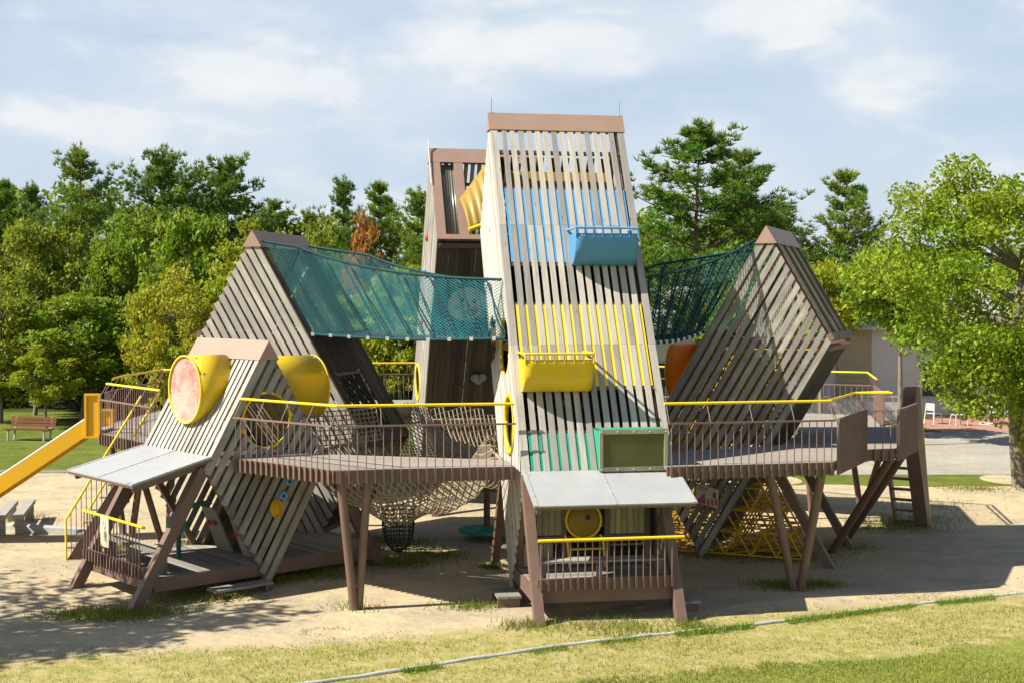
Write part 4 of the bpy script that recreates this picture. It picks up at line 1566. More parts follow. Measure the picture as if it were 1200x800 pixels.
rnet = thing('rope_net', 'big sagging khaki rope net filling the middle of the walkway ring', 'climbing net', (-1, 27, 0))
off_ = Vector((-1, 27, 0))
b = MB()
stp = 0.105
pts = {}
ca, sa = math.cos(0.35), math.sin(0.35)
for i in range(-84, 85):
    for j in range(-84, 85):
        x, y = -1 + (i * ca - j * sa) * stp, 27.3 + (i * sa + j * ca) * stp
        if inside(x, y):
            pts[(i, j)] = Vector((x, y, nz(x, y)))
V, Fc = [], []
def nedge(a, c, r):
    d = c - a
    s = d.orthogonal().normalized() * r
    u = d.normalized().cross(s)
    k = len(V)
    for q in (a, c):
        for ang in (0, 1.571, 3.1416, 4.712):
            V.append(q + s * math.cos(ang) + u * math.sin(ang))
    for m_ in range(4):
        Fc.append([k + m_, k + (m_ + 1) % 4, k + 4 + (m_ + 1) % 4, k + 4 + m_])
for (i, j), p in pts.items():
    for q in ((i + 1, j), (i, j + 1)):
        if q in pts: nedge(p, pts[q], 0.016)
b._faces(V, Fc, [(0, 0)] * len(V), 0.5, 0)
b.build('net_bed', 'rope', rnet, off_)
b = MB()
for i in range(len(poly)):
    b.tube([(*poly[i - 1], 2.32), (*poly[i], 2.32)], 0.03, 6)
b.build('edge_rope', 'rope', rnet, off_)
# hanging net funnel
V, Fc = [], []
b = MB()
rings = [(1.22, 0.33), (1.05, 0.30), (0.88, 0.31), (0.72, 0.29), (0.56, 0.25), (0.44, 0.16), (0.36, 0.05)]
cz_ = (-2.2, 25.0)
ns_ = 16
for k, (z, r_) in enumerate(rings):
    for s_ in range(ns_):
        a_ = 2 * math.pi * s_ / ns_
        a2 = 2 * math.pi * (s_ + 1) / ns_
        p = Vector((cz_[0] + r_ * math.cos(a_), cz_[1] + r_ * math.sin(a_), z))
        nedge(p, Vector((cz_[0] + r_ * math.cos(a2), cz_[1] + r_ * math.sin(a2), z)), 0.014)
        if k + 1 < len(rings):
            z2, r2 = rings[k + 1]
            zm, rm = (z + z2) / 2, (r_ + r2) / 2
            nedge(p, Vector((cz_[0] + r2 * math.cos(a_), cz_[1] + r2 * math.sin(a_), z2)), 0.014)
            nedge(Vector((cz_[0] + rm * math.cos(a_), cz_[1] + rm * math.sin(a_), zm)), Vector((cz_[0] + rm * math.cos(a2), cz_[1] + rm * math.sin(a2), zm)), 0.012)
b._faces(V, Fc, [(0, 0)] * len(V), 0.5, 0)
b.build('net_funnel', 'rope_dark', rnet, off_)
b = MB()
b.tube([(-2.62, 24.9, 1.24), (-1.75, 25.05, 1.24)], 0.02, 6)
b.build('funnel_bar', 'wood', rnet, off_)
# net apron hung in front of the left tower window and along the walkway
apr = thing('net_apron', 'pale rope net hung upright against the left tower slats behind the walkway rail', 'climbing net', (-4.2, 25.6, 0))
b = MB()
net_panel(b, (-4.35, 24.6, 2.45), (-2.6, 25.9, 2.45), (-2.75, 26.2, 3.05), (-4.45, 25.0, 3.1), 0.10, 0.10, 0.015, False, 0.05)
b.build('net', 'rope', apr, Vector((-4.2, 25.6, 0)))
wn = thing('window_net', 'dark net stretched over the window of the left tower front', 'climbing net', BASE['left'] + (0,), AZ['left'])
b = MB()
net_panel(b, fpt(0.35, -0.35, -0.02), fpt(1.75, -0.35, -0.02), fpt(1.75, 0.85, -0.02), fpt(0.35, 0.85, -0.02), 0.12, 0.12, 0.022, True)
b.build('net', 'rope_dark', wn)

# ------------------------------------------------------------------ amber space frame beneath and inside the right tower
fr = thing('climbing_frame', 'amber triangular bar climbing frame under and inside the right tower', 'climbing frame', (*BASE['right'], 0), AZ['right'])
b = MB()
stp = 0.52
hh = stp * 0.8660254
lay = (-1.12, -0.56, 0.0, 0.56, 1.12)
nodes = {}
for j in range(0, 13):
    z = 0.10 + j * hh
    for i in range(-8, 12):
        u = i * stp + (j % 2) * stp / 2 - 0.1
        in_tower = (uf(z) + 0.22 < u < ub(z) - 0.12) and z < 4.3
        below = (ub(z) + 0.08 < u < 2.54 - z * 0.57735 - 0.12) and z < 2.2
        left_b = (-2.54 + z * 0.57735 + 0.3 < u < -z * 0.57735 - 0.1) and z < 1.2
        if in_tower or below or left_b:
            nodes[(i, j)] = (u, z)
def nb_(i, j):
    o = j % 2
    return [(i + 1, j), (i + o, j + 1), (i + o - 1, j + 1)]
for li, v in enumerate(lay):
    for (i, j), (u, z) in nodes.items():
        for q in nb_(i, j):
            if q in nodes:
                b.tube([(u, v, z), (nodes[q][0], v, nodes[q][1])], 0.021, 5, cap=False)
        if li + 1 < len(lay):
            if (i + j + li) % 2 == 0:
                b.tube([(u, v, z), (u, lay[li + 1], z)], 0.019, 5, cap=False)
            elif (i + 1, j) in nodes:
                b.tube([(u, v, z), (nodes[(i + 1, j)][0], lay[li + 1], z)], 0.019, 5, cap=False)
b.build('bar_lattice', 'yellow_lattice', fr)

# ------------------------------------------------------------------ small things
sp = thing('spinner', 'round green spinning plate with a brown post behind the front left walkway', 'spinner', (-0.55, 28.4, 0))
b = MB()
b.disc((0, 0, 0.16), (0, 0, 1), 0.62, 0.05, 28)
b.dome((0, 0, 0.21), (0, 0, 1), 0.25, 0.06, 20, 4)
b.build('plate', 'green', sp)
b = MB()
b.tube([(0, 0, -0.05), (0, 0, 1.7)], 0.075, 12)
b.build('pole', 'brown', sp)

pq = wpos('low', -1.05, 0.15)
tk = thing('talk_tube', 'green curved talking pipe fixed inside the low tower porch', 'talk tube', (pq.x, pq.y, 0.42))
b = MB()
cv_ = [Vector((0.0, 0, 0)), Vector((0, 0, 0.62)), Vector((0.02, -0.02, 0.8)), Vector((0.12, -0.05, 0.93)), Vector((0.32, -0.05, 1.0)), Vector((0.62, -0.02, 1.06))]
b.tube(cv_, 0.045, 10)
b.build('pipe', 'green_dark', tk)
b = MB()
b.dome((0.02, -0.04, 0.62), (-0.6, -0.6, 0.3), 0.19, 0.24, 18, 6)
b.dome((0.02, -0.04, 0.62), (0.6, 0.6, -0.3), 0.19, 0.10, 18, 6)
b.build('bell', 'green', tk)

# concrete slab seats at the left edge and a pale sand-pit kerb
for i, (x_, y_, lab) in enumerate(((-11.62, 29.75, 'concrete slab seat cut off by the left edge, the left one of two'), (-11.28, 29.95, 'concrete slab seat near the left edge, the right one of two'))):
    r_ = thing('slab_seat', lab, 'seat', (x_, y_, 0), R(104))
    b = MB()
    b.cube((-1.2, -0.11, 0.36), (1.2, 0.11, 0.46))
    b.build('seat', 'concrete', r_)
    for s_ in (-0.7, 0.7):
        b = MB()
        b.cube((s_ * 1.35 - 0.07, -0.09, -0.05), (s_ * 1.35 + 0.07, 0.09, 0.359))
        b.build('leg', 'concrete', r_)
b = MB()
b.bar((-13.5, 30.2, 0.04), (-9.3, 29.0, 0.04), 0.3, 0.12)
tag(b.build('sandpit_kerb', 'kerb'), kind='structure')

bn = thing('park_bench', 'brown slatted park bench on the lawn at the left edge, in front of the trees', 'bench', (-18.2, 48.8, 0), R(-12))
b = MB()
for i in range(4):
    b.cube((-0.95, -0.25 + i * 0.125, 0.42), (0.95, -0.14 + i * 0.125, 0.46))
b.build('seat', 'bench_wood', bn)
b = MB()
for i in range(3):
    b.box((-0.95, 0.29 + i * 0.03, 0.52 + i * 0.125), (1.9, 0, 0), (0, 0.03, 0.105), (0, 0.028, -0.008))
b.build('backrest', 'bench_wood', bn)
for s_ in (-0.75, 0.75):
    b = MB()
    b.cube((s_ - 0.03, -0.22, -0.03), (s_ + 0.03, -0.16, 0.419))
    b.bar((s_, 0.2, -0.03), (s_, 0.40, 0.86), 0.05, 0.05)
    b.cube((s_ - 0.025, -0.2, 0.37), (s_ + 0.025, 0.25, 0.418))
    b.build('leg', 'steel', bn)


def copy_tree(o, parent=None):
    c = o.copy()
    COL.objects.link(c)
    if parent is not None:
        c.parent = parent
    for ch_ in list(o.children):
        copy_tree(ch_, c)
    return c


chair = thing('cafe_chair', 'white cafe chair on the brick terrace with its back to the camera', 'chair', (18.9, 54.9, 0.02), R(10), 'white chairs on the brick terrace')
b = MB()
b.cube((-0.22, -0.22, 0.43), (0.22, 0.22, 0.46))
b.build('seat', 'white', chair)
b = MB()
for z in (0.58, 0.66, 0.74, 0.82):
    b.cube((-0.22, -0.24, z), (0.22, -0.215, z + 0.06))
b.build('backrest', 'white', chair)
for sx_ in (-1, 1):
    b = MB()
    b.bar((sx_ * 0.27, -0.30, -0.01), (sx_ * 0.215, -0.2275, 0.88), 0.035, 0.035, (0, 1, 0))
    b.build('leg', 'white', chair)
    b = MB()
    b.bar((sx_ * 0.25, 0.26, -0.01), (sx_ * 0.205, 0.20, 0.43), 0.035, 0.035, (0, 1, 0))
    b.build('leg', 'white', chair)
for (x_, y_, rz_, lab) in ((18.1, 55.6, -60, 'white cafe chair turned sideways, nearest the ladder on the brick terrace'),
                           (20.9, 56.2, 95, 'white cafe chair facing the table beneath the near tree on the terrace'),
                           (22.4, 55.8, 60, 'white cafe chair furthest right, half hidden by the near tree leaves')):
    c = copy_tree(chair)
    c.location = (x_, y_, 0.02)
    c.rotation_euler = (0, 0, R(rz_))
    c['label'] = lab
table = thing('cafe_table', 'white cafe table on a single post on the brick terrace', 'table', (20.3, 55.4, 0.02))
b = MB()
b.cube((-0.45, -0.4, 0.72), (0.45, 0.4, 0.75))
b.build('tabletop', 'white', table)
b = MB()
b.tube([(0, 0, 0.04), (0, 0, 0.72)], 0.045, 10)
b.build('leg', 'white', table)
b = MB()
b.disc((0, 0, 0.0), (0, 0, 1), 0.32, 0.045, 24)
b.build('base', 'white', table)

# ------------------------------------------------------------------ building behind the right side
bl = thing('park_building', 'long white park building with a beige shutter and grey ribbed roof behind the trees', 'building', (16, 64, 0))
off_ = Vector((16, 64, 0))
b = MB()
b.cube((4.5, 60.0, -0.1), (40, 68, 4.05))
b.build('wall', 'wall_white', bl, off_)
b = MB()
b.cube((15.0, 59.93, 0), (16.6, 59.998, 4.0))
for k in range(14):
    b.cube((15.02, 59.905, 0.1 + k * 0.28), (16.58, 59.928, 0.32 + k * 0.28))
b.build('shutter', 'wall_beige', bl, off_)
b = MB()
b.prism([(4.0, 59.2, 4.06), (4.0, 64, 5.9), (4.0, 68.8, 4.06), (4.0, 68.8, 3.95), (4.0, 59.2, 3.95)], (36.5, 0, 0))
for k in range(90):
    x_ = 4.02 + k * 0.405
    b.prism([(x_, 59.2, 4.065), (x_, 64, 5.905), (x_, 64, 5.97), (x_, 59.2, 4.13)], (0.14, 0, 0))
b.build('roof', 'steel', bl, off_)
for (x0_, x1_) in ((6.5, 8.3), (10.2, 12.0), (19.0, 21.0), (22.5, 24.5), (26, 28)):
    b = MB()
    b.cube((x0_, 59.94, 0.9), (x1_, 59.995, 2.4))
    wi = b.build('window', 'black', bl, off_)
    b = MB()
    for (a0, a1, c0, c1) in ((x0_ - 0.06, x1_ + 0.06, 2.405, 2.47), (x0_ - 0.06, x1_ + 0.06, 0.83, 0.895), ((x0_ + x1_) / 2 - 0.03, (x0_ + x1_) / 2 + 0.03, 0.9, 2.4)):
        b.cube((a0, 59.9, c0), (a1, 59.938, c1))
    b.build('window_frame', 'steel', wi, off_)
lw = thing('garden_wall', 'low white garden wall behind the right walkway, before the building', 'wall', (14, 57.4, 0))
b = MB()
b.cube((7.0, 57.2, -0.1), (17.0, 57.5, 1.0))
b.build('wall', 'wall_white', lw, Vector((14, 57.4, 0)))
b = MB()
b.cube((6.96, 57.15, 1.003), (17.04, 57.55, 1.08))
b.build('coping', 'concrete', lw, Vector((14, 57.4, 0)))


# ------------------------------------------------------------------ vegetation
def np_mesh(name, V, F, mats, rn=None, mi=None):
    me = bpy.data.meshes.new(name)
    nv, nf, k = len(V), len(F), F.shape[1]
    me.vertices.add(nv)
    me.vertices.foreach_set('co', V.astype(np.float32).ravel())
    me.loops.add(nf * k)
    me.loops.foreach_set('vertex_index', F.astype(np.int32).ravel())
    me.polygons.add(nf)
    me.polygons.foreach_set('loop_start', np.arange(0, nf * k, k, dtype=np.int32))
    for q in mats: me.materials.append(M[q])
    if mi is not None: me.polygons.foreach_set('material_index', mi.astype(np.int32))
    at = me.attributes.new('rn', 'FLOAT', 'FACE')
    at.data.foreach_set('value', (rn if rn is not None else rng.random(nf)).astype(np.float32))
    me.update(calc_edges=True)
    return me


def unit(n):
    a = rng.normal(size=(n, 3))
    return a / np.linalg.norm(a, axis=1, keepdims=True)


def leaf_quads(P, size, up_bias=0.0):
    n = len(P)
    a = unit(n)
    nrm = unit(n)
    nrm[:, 2] += up_bias
    nrm /= np.linalg.norm(nrm, axis=1, keepdims=True)
    a = a - nrm * (a * nrm).sum(1, keepdims=True)
    a /= np.linalg.norm(a, axis=1, keepdims=True)
    c = np.cross(nrm, a)
    s = (size * rng.uniform(0.6, 1.35, n))[:, None]
    V = np.stack([P - a * s * 0.6, P + c * s * 0.34 + nrm * s * 0.08, P + a * s * 0.6, P - c * s * 0.34 + nrm * s * 0.08], 1).reshape(-1, 3)
    F = np.arange(4 * n).reshape(n, 4)
    return V, F


def branch_mb(b, p0, p1, r0, r1, bend=0.08, n=4):
    pts = []
    d = (p1 - p0)
    j = Vector((random.uniform(-1, 1), random.uniform(-1, 1), random.uniform(-.3, .6))) * d.length * bend
    for k in range(n + 1):
        f = k / n
        pts.append(p0 + d * f + j * math.sin(math.pi * f))
    b.tube(pts, r0, 6, radii=[r0 + (r1 - r0) * k / n for k in range(n + 1)])
    return pts


def broadleaf(Ht, Wd, base, nclump, per, lsize, seed, trunk_r=0.16, gap=0.0, name='tree', rr=(0.075, 0.135), extra=()):
    """returns (trunk mesh, crown mesh): trunk with limbs to every clump group, crown of single leaves"""
    global rng
    rng = np.random.default_rng(seed)
    random.seed(seed)
    b = MB()
    top = Vector((random.uniform(-.2, .2), random.uniform(-.2, .2), Ht * 0.72))
    branch_mb(b, Vector((0, 0, -0.1)), top, trunk_r, trunk_r * 0.35, 0.03, 6)
    cen = []
    crown_h = Ht - base
    tries = 0
    while len(cen) < nclump and tries < nclump * 60:
        tries += 1
        u = unit(1)[0]
        r_ = rng.uniform(0.35, 1.0) ** 0.45
        lob = 0.82 + 0.22 * math.sin(3 * math.atan2(u[1], u[0]) + seed) + 0.10 * math.sin(7 * u[2] + seed * 2) 
        p = np.array([u[0] * Wd / 2 * r_ * lob, u[1] * Wd / 2 * r_ * lob, base + crown_h * (0.5 + 0.5 * u[2] * r_ * (0.9 + 0.12 * math.sin(seed + 5 * u[0])))])
        cen.append(p)
    for (ex, ey, ez, ra_, rb_, rc_, en) in extra:
        for u in unit(en):
            k_ = rng.uniform(0.3, 1.0) ** 0.5
            cen.append(np.array([ex + u[0] * ra_ * k_, ey + u[1] * rb_ * k_, ez + u[2] * rc_ * k_]))
    cen = np.array(cen)
    for i in range(0, len(cen), max(1, len(cen) // 26)):
        p = Vector(cen[i])
        zf = max(base * 0.7, min(p.z - 0.3 * math.hypot(p.x, p.y), Ht * 0.68))
        s = Vector((0, 0, zf)).lerp(top, 0.0)
        branch_mb(b, s, p, trunk_r * 0.42, 0.02, 0.10, 5)
    P = []
    for c in cen:
        rc = Wd * rng.uniform(*rr)
        k = int(per * rng.uniform(0.5, 1.4))
        q = unit(k) * (rc * rng.random(k) ** 0.42)[:, None]
        q[:, 2] *= 0.62
        P.append(c + q)
    P = np.concatenate(P)
    V, F = leaf_quads(P, lsize, 0.35)
    crown = np_mesh(name + '_crown', V, F, ['leaf'])
    me = b.build('trunk_tmp', 'bark_grey')
    tm = me.data
    bpy.data.objects.remove(me)
    return tm, crown


def pine(Ht, Wd, base, seed, nlev=13, tufts=9, needle=0.28, top_flat=0.0, trunk_r=0.17, name='pine'):
    global rng
    rng = np.random.default_rng(seed)
    random.seed(seed)
    b = MB()
    lean = Vector((random.uniform(-.3, .3), random.uniform(-.3, .3), Ht * 0.97))
    tr = branch_mb(b, Vector((0, 0, -0.1)), lean, trunk_r, 0.03, 0.03, 8)
    TP = []
    for l in range(nlev):
        f = (l + random.uniform(-.25, .25)) / (nlev - 1)
        f = min(max(f, 0), 0.93)
        z = base + (Ht - base) * f * 0.97
        prof = (1 - f ** 1.7) * (0.70 + 0.30 * min(1, f * 4 + 0.2)) + 0.03 if not top_flat else (1 - f ** 3.0) * 0.85 + 0.2
        ln0 = Wd / 2 * prof
        nb = random.randint(6, 8)
        a0 = random.uniform(0, 6.28)
        for k in range(nb):
            if random.random() < 0.14: continue
            a = a0 + 6.283 * k / nb + random.uniform(-.35, .35)
            ln = max(0.25, ln0 * random.choice((0.6, 0.85, 1.0, 1.25)) * random.uniform(0.85, 1.1))
            rise = ln * random.uniform(0.10, 0.55)
            p0 = Vector((lean.x * z / Ht, lean.y * z / Ht, z))
            p1 = p0 + Vector((math.cos(a) * ln, math.sin(a) * ln, rise))
            pts = branch_mb(b, p0, p1, 0.02 + trunk_r * 0.25 * (1 - f), 0.012, 0.06, 4)
            m_ = max(3, int(tufts * ln / (Wd / 2) * 1.25) + 2)
            for q in range(m_):
                g = 0.28 + 0.72 * (q + random.random() * .6) / m_
                c = p0.lerp(p1, g) + Vector((0, 0, 0.12 * ln * g * g))
                sp_ = 0.16 * ln + 0.12
                for _ in range(4):
                    TP.append((c.x + random.gauss(0, sp_ * 0.55), c.y + random.gauss(0, sp_ * 0.55), c.z + random.gauss(0.05, sp_ * 0.26)))
    for q in range(8):
        a, r_ = random.uniform(0, 6.28), random.uniform(0, 0.55)
        zt = Ht * random.uniform(0.92, 1.0) - r_ * 0.5
        for h_ in (0, 0.16, 0.32):
            TP.append((lean.x + r_ * math.cos(a), lean.y + r_ * math.sin(a), zt - h_))
    TP = np.array(TP)
    k = 16
    n = len(TP) * k
    C = np.repeat(TP, k, 0)
    d = unit(n)
    d[:, 2] = np.abs(d[:, 2]) * 0.9 + 0.12
    out = C.copy()
    out[:, 2] = 0
    out /= (np.linalg.norm(out, axis=1, keepdims=True) + 1e-5)
    d += out * 0.4
    d /= np.linalg.norm(d, axis=1, keepdims=True)
    side = np.cross(d, unit(n))
    side /= np.linalg.norm(side, axis=1, keepdims=True)
    ln = (needle * rng.uniform(0.65, 1.2, n))[:, None]
    wv_ = needle * 0.085
    V = np.stack([C - side * wv_, C + side * wv_, C + d * ln + side * wv_ * .35, C + d * ln - side * wv_ * .35], 1).reshape(-1, 3)
    F = np.arange(4 * n).reshape(n, 4)
    rn_ = np.clip(np.repeat(rng.random(len(TP)), k) * 0.6 + rng.random(n) * 0.4, 0, 1)
    crown = np_mesh(name + '_crown', V, F, ['needle'], rn_)
    me = b.build('trunk_tmp', 'bark')
    tm = me.data
    bpy.data.objects.remove(me)
    return tm, crown


PROTO = {
    'pine_a': pine(12, 7.0, 2.6, 101),
    'pine_b': pine(12, 8.2, 3.2, 102, 11, 10),
    'pine_c': pine(12, 7.6, 4.6, 103, 9, 9, 0.29, 1.0),
    'broad_a': broadleaf(10, 7.5, 1.6, 150, 85, 0.25, 201, name='broad'),
    'broad_b': broadleaf(10, 8.5, 1.0, 170, 85, 0.24, 202, name='broad'),
    'broad_c': broadleaf(10, 7.0, 2.2, 110, 70, 0.26, 203, name='broad'),
    'bush': broadleaf(4, 4.4, 0.2, 90, 70, 0.17, 204, 0.07, name='bush'),
    'high': broadleaf(10, 8.0, 5.0, 130, 80, 0.25, 205, 0.2, name='high'),
    'near': broadleaf(9.4, 10.4, 2.9, 300, 150, 0.125, 211, 0.28, name='near', rr=(0.04, 0.095), extra=((-1.2, -1.6, 3.3, 1.9, 1.2, 1.1, 60), (0.5, -1.6, 1.9, 0.9, 0.8, 1.0, 30), (-3.2, 0.4, 8.3, 0.9, 0.8, 0.9, 9), (-2.2, -1, 8.9, 0.5, 0.5, 0.7, 6))),
    'shade': broadleaf(8.4, 6.4, 2.6, 120, 120, 0.16, 212, 0.2, name='shade'),
}
PH = {'high': 10, 'pine_a': 12, 'pine_b': 12, 'pine_c': 12, 'broad_a': 10, 'broad_b': 10, 'broad_c': 10, 'bush': 4, 'near': 9.4, 'shade': 8.4}
PW = {'high': 8.0, 'pine_a': 7, 'pine_b': 8.2, 'pine_c': 7.6, 'broad_a': 7.5, 'broad_b': 8.5, 'broad_c': 7, 'bush': 4.4, 'near': 10.4, 'shade': 6.4}
PINE = (0.115, 0.205, 0.024, 1)
PINE2 = (0.17, 0.26, 0.028, 1)
GREEN = (0.175, 0.265, 0.018, 1)
OLIVE = (0.22, 0.26, 0.024, 1)
LIME = (0.29, 0.33, 0.018, 1)
YELL = (0.34, 0.34, 0.025, 1)
RUST = (0.40, 0.16, 0.045, 1)


def plant(name, proto, x, y, height, width, colr, label, cat='tree', rz=None, group=None):
    t_ = thing(name, label, cat, (x, y, 0), random.uniform(0, 6.28) if rz is None else rz, group)
    tm, cm = PROTO[proto]
    for nm, me in (('trunk', tm), ('crown', cm)):
        o = bpy.data.objects.new(nm, me)
        COL.objects.link(o)
        o.parent = t_
        o.color = colr
        o.scale = (width / PW[proto], width / PW[proto], height / PH[proto])
    return t_


def px_tree(name, proto, px, d, top, wpx, colr, label, cat='tree', rz=None, group=None):
    """stand a tree where the survey put it: bearing px, range d, height from its top"""
    x = (px - 600) / 1522.0 * d
    h = 5.14 + (356 - top) / 1522.0 * d
    return plant(name, proto, x, d, h, wpx / 1522.0 * d, colr, label, cat, rz, group)


random.seed(5)
TREES = [
    ('pine_tree', 'pine_b', 36, 70, 212, 85, PINE, 'second dark pine from the left edge of the wood'),
    ('pine_tree', 'pine_a', 222, 74, 203, 90, PINE, 'dark pine between the two flat topped pines'),
    ('pine_tree', 'pine_b', 362, 76, 243, 90, PINE2, 'low pine on the skyline left of the rust coloured tree'),
    ('pine_tree', 'pine_a', 8, 72, 203, 97, PINE, 'dark pine at the far left edge of the wood'),
    ('pine_tree', 'pine_b', 92, 64, 167, 128, PINE2, 'tallest rounded bright pine standing out of the wood on the left'),
    ('pine_tree', 'pine_c', 186, 68, 183, 115, PINE, 'flat topped pine second from the tallest pine on the left'),
    ('pine_tree', 'pine_c', 262, 70, 190, 122, PINE, 'flat topped pine above the left tower, right of its twin'),
    ('pine_tree', 'pine_a', 322, 76, 226, 97, PINE2, 'lower pine on the skyline above the teal net tunnel start'),
    ('pine_tree', 'pine_b', 405, 72, 205, 91, PINE, 'spiky pine on the skyline above the rust coloured tree'),
    ('pine_tree', 'pine_a', 448, 74, 205, 91, PINE2, 'spiky pine just right of the skyline pine above the rust tree'),
    ('pine_tree', 'pine_b', 492, 70, 218, 97, PINE2, 'pine beside the rear tower, partly hidden by it'),
    ('pine_tree', 'pine_b', 826, 58, 141, 250, PINE, 'largest broad dark pine right of the tallest tower'),
    ('pine_tree', 'pine_a', 872, 62, 165, 158, PINE, 'second dark pine merging with the right side of the largest pine'),
    ('pine_tree', 'pine_c', 905, 66, 245, 134, PINE, 'low dark pine between the large pine and the lone pine'),
    ('pine_tree', 'pine_a', 993, 64, 190, 128, PINE2, 'lone open pine on the skyline above the right tower'),
    ('broadleaf_tree', 'broad_a', 40, 60, 240, 130, OLIVE, 'olive thin tree below the dark pine at the left edge'),
    ('broadleaf_tree', 'broad_b', 150, 60, 245, 130, GREEN, 'green broadleaf tree below the tallest left pine'),
    ('broadleaf_tree', 'broad_a', 228, 58, 225, 130, GREEN, 'bright green rounded tree below the two flat topped pines'),
    ('broadleaf_tree', 'broad_c', 300, 62, 262, 120, OLIVE, 'olive green tree just behind the top of the left tower'),
    ('broadleaf_tree', 'broad_b', 370, 64, 255, 110, OLIVE, 'green tree behind the start of the teal tunnel'),
    ('broadleaf_tree', 'broad_a', 470, 56, 295, 110, LIME, 'yellow green tree left of the rear tower'),
    ('dead_tree', 'broad_c', 428, 60, 254, 58, RUST, 'rust coloured dead tree above the teal net tunnel'),
    ('broadleaf_tree', 'broad_b', 200, 52, 310, 120, YELL, 'yellowing tree left of the low tower ridge'),
    ('broadleaf_tree', 'broad_c', 275, 54, 290, 110, LIME, 'lime green tree behind the left tower slats'),
    ('broadleaf_tree', 'broad_a', 95, 56, 330, 150, GREEN, 'dark shady tree behind the yellow slide'),
    ('broadleaf_tree', 'broad_b', 0, 56, 320, 150, OLIVE, 'dark olive tree at the left edge above the bench'),
    ('young_tree', 'broad_c', 53, 53.5, 398, 85, LIME, 'small lime young tree with a bare stem beside the park bench'),
    ('broadleaf_tree', 'broad_a', 410, 58, 330, 130, LIME, 'yellow green tree seen through the teal net tunnel'),
    ('broadleaf_tree', 'broad_b', 530, 60, 300, 120, GREEN, 'green tree behind the rear tower'),
    ('shrub', 'bush', 765, 74, 258, 75, LIME, 'lime shrub beside the right edge of the tallest tower'),
    ('broadleaf_tree', 'broad_b', 872, 52, 308, 125, GREEN, 'green tree behind the right net tunnel'),
    ('broadleaf_tree', 'high', 962, 50, 300, 135, LIME, 'lime green tree behind the right tower top'),
    ('broadleaf_tree', 'high', 1056, 47, 275, 150, GREEN, 'green tree in front of the white building, behind the near tree'),
]
for a in TREES:
    nm, pr, px, d, top, wpx, colr, lab = a
    px_tree(nm, pr, px, d, top, wpx, colr, lab, 'shrub' if nm == 'shrub' else 'tree')
near = plant('broadleaf_tree', 'near', 14.3, 36.3, 8.9, 9.4, (0.22, 0.31, 0.018, 1), 'big bright green tree close by at the right edge of the lawn', rz=0.0)
shade = plant('broadleaf_tree', 'shade', -14.4, 19.0, 8.2, 7.4, GREEN, 'tree standing left of the view that shades the front turf', rz=1.0)


# far wood: one mass of foliage behind the single trees
def wood_mass(name, specs, colr, seed):
    global rng
    rng = np.random.default_rng(seed)
    Ps = []
    for (px, d, top, wpx, bot) in specs:
        x = (px - 600) / 1522.0 * d
        h = 5.14 + (356 - top) / 1522.0 * d
        wd = wpx / 1522.0 * d
        ncl = 60
        u = unit(ncl)
        r_ = rng.uniform(0.4, 1, ncl) ** 0.5
        c = np.stack([x + u[:, 0] * wd / 2 * r_, d + u[:, 1] * wd / 2 * r_, bot + (h - bot) * (0.5 + 0.5 * u[:, 2] * r_)], 1)
        for q in c:
            k = 46
            o_ = unit(k) * (wd * 0.15 * rng.random(k) ** 0.45)[:, None]
            o_[:, 2] *= 0.7
            Ps.append(q + o_)
    P = np.concatenate(Ps)
    P[:, 2] = np.maximum(P[:, 2], 0.05)
    V, F = leaf_quads(P, 0.34, 0.3)
    o = bpy.data.objects.new(name, np_mesh(name, V, F, ['leaf']))
    COL.objects.link(o)
    o.color = colr
    return tag(o, kind='stuff')


random.seed(9)
sp1, sp2 = [], []
for px in range(-120, 1330, 62):
    sky_top = 208 if px < 310 else 234 if px < 520 else (235 if px < 900 else 285)
    sp1.append((px + random.uniform(-18, 18), random.uniform(72, 80), sky_top + random.uniform(-12, 25), random.uniform(110, 150), 1.0))
    sp2.append((px + random.uniform(-18, 18), random.uniform(63, 68), 335 + random.uniform(-25, 25), random.uniform(100, 140), 0.0))
wd1 = wood_mass('wood', sp1, (0.16, 0.245, 0.018, 1), 31)
tag(wd1, 'green wood filling the background behind the single trees', 'wood')
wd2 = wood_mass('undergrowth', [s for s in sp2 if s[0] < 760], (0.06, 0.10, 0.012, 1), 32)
tag(wd2, 'dark undergrowth along the foot of the wood', 'undergrowth')


# grass blades: turf in front, tufts at the feet of the structure
def blades(name, P, hgt, colr, label, lean=0.5):
    n = len(P)
    a = rng.uniform(0, 6.283, n)
    side = np.stack([np.cos(a), np.sin(a), np.zeros(n)], 1)
    ln = rng.normal(size=(n, 3)) * lean
    ln[:, 2] = 1
    ln /= np.linalg.norm(ln, axis=1, keepdims=True)
    h = (hgt * rng.uniform(0.45, 1.3, n))[:, None]
    wv_ = 0.006 + 0.05 * h * 0.5
    V = np.stack([P - side * wv_, P + side * wv_, P + ln * h], 1).reshape(-1, 3)
    F = np.arange(3 * n).reshape(n, 3)
    o = bpy.data.objects.new(name, np_mesh(name, V, F, ['grass']))
    COL.objects.link(o)
    o.color = colr
    return tag(o, label, 'grass', kind='stuff')


def noise2(x, y, s, seed):
    r_ = np.random.default_rng(seed)
    out = np.zeros_like(x)
    for k in range(7):
        a = r_.uniform(0, 6.283)
        f = s * (0.6 + k * 0.45)
        out += np.sin((x * math.cos(a) + y * math.sin(a)) * f + r_.uniform(0, 6.283)) / (1 + 0.35 * k)
    return out


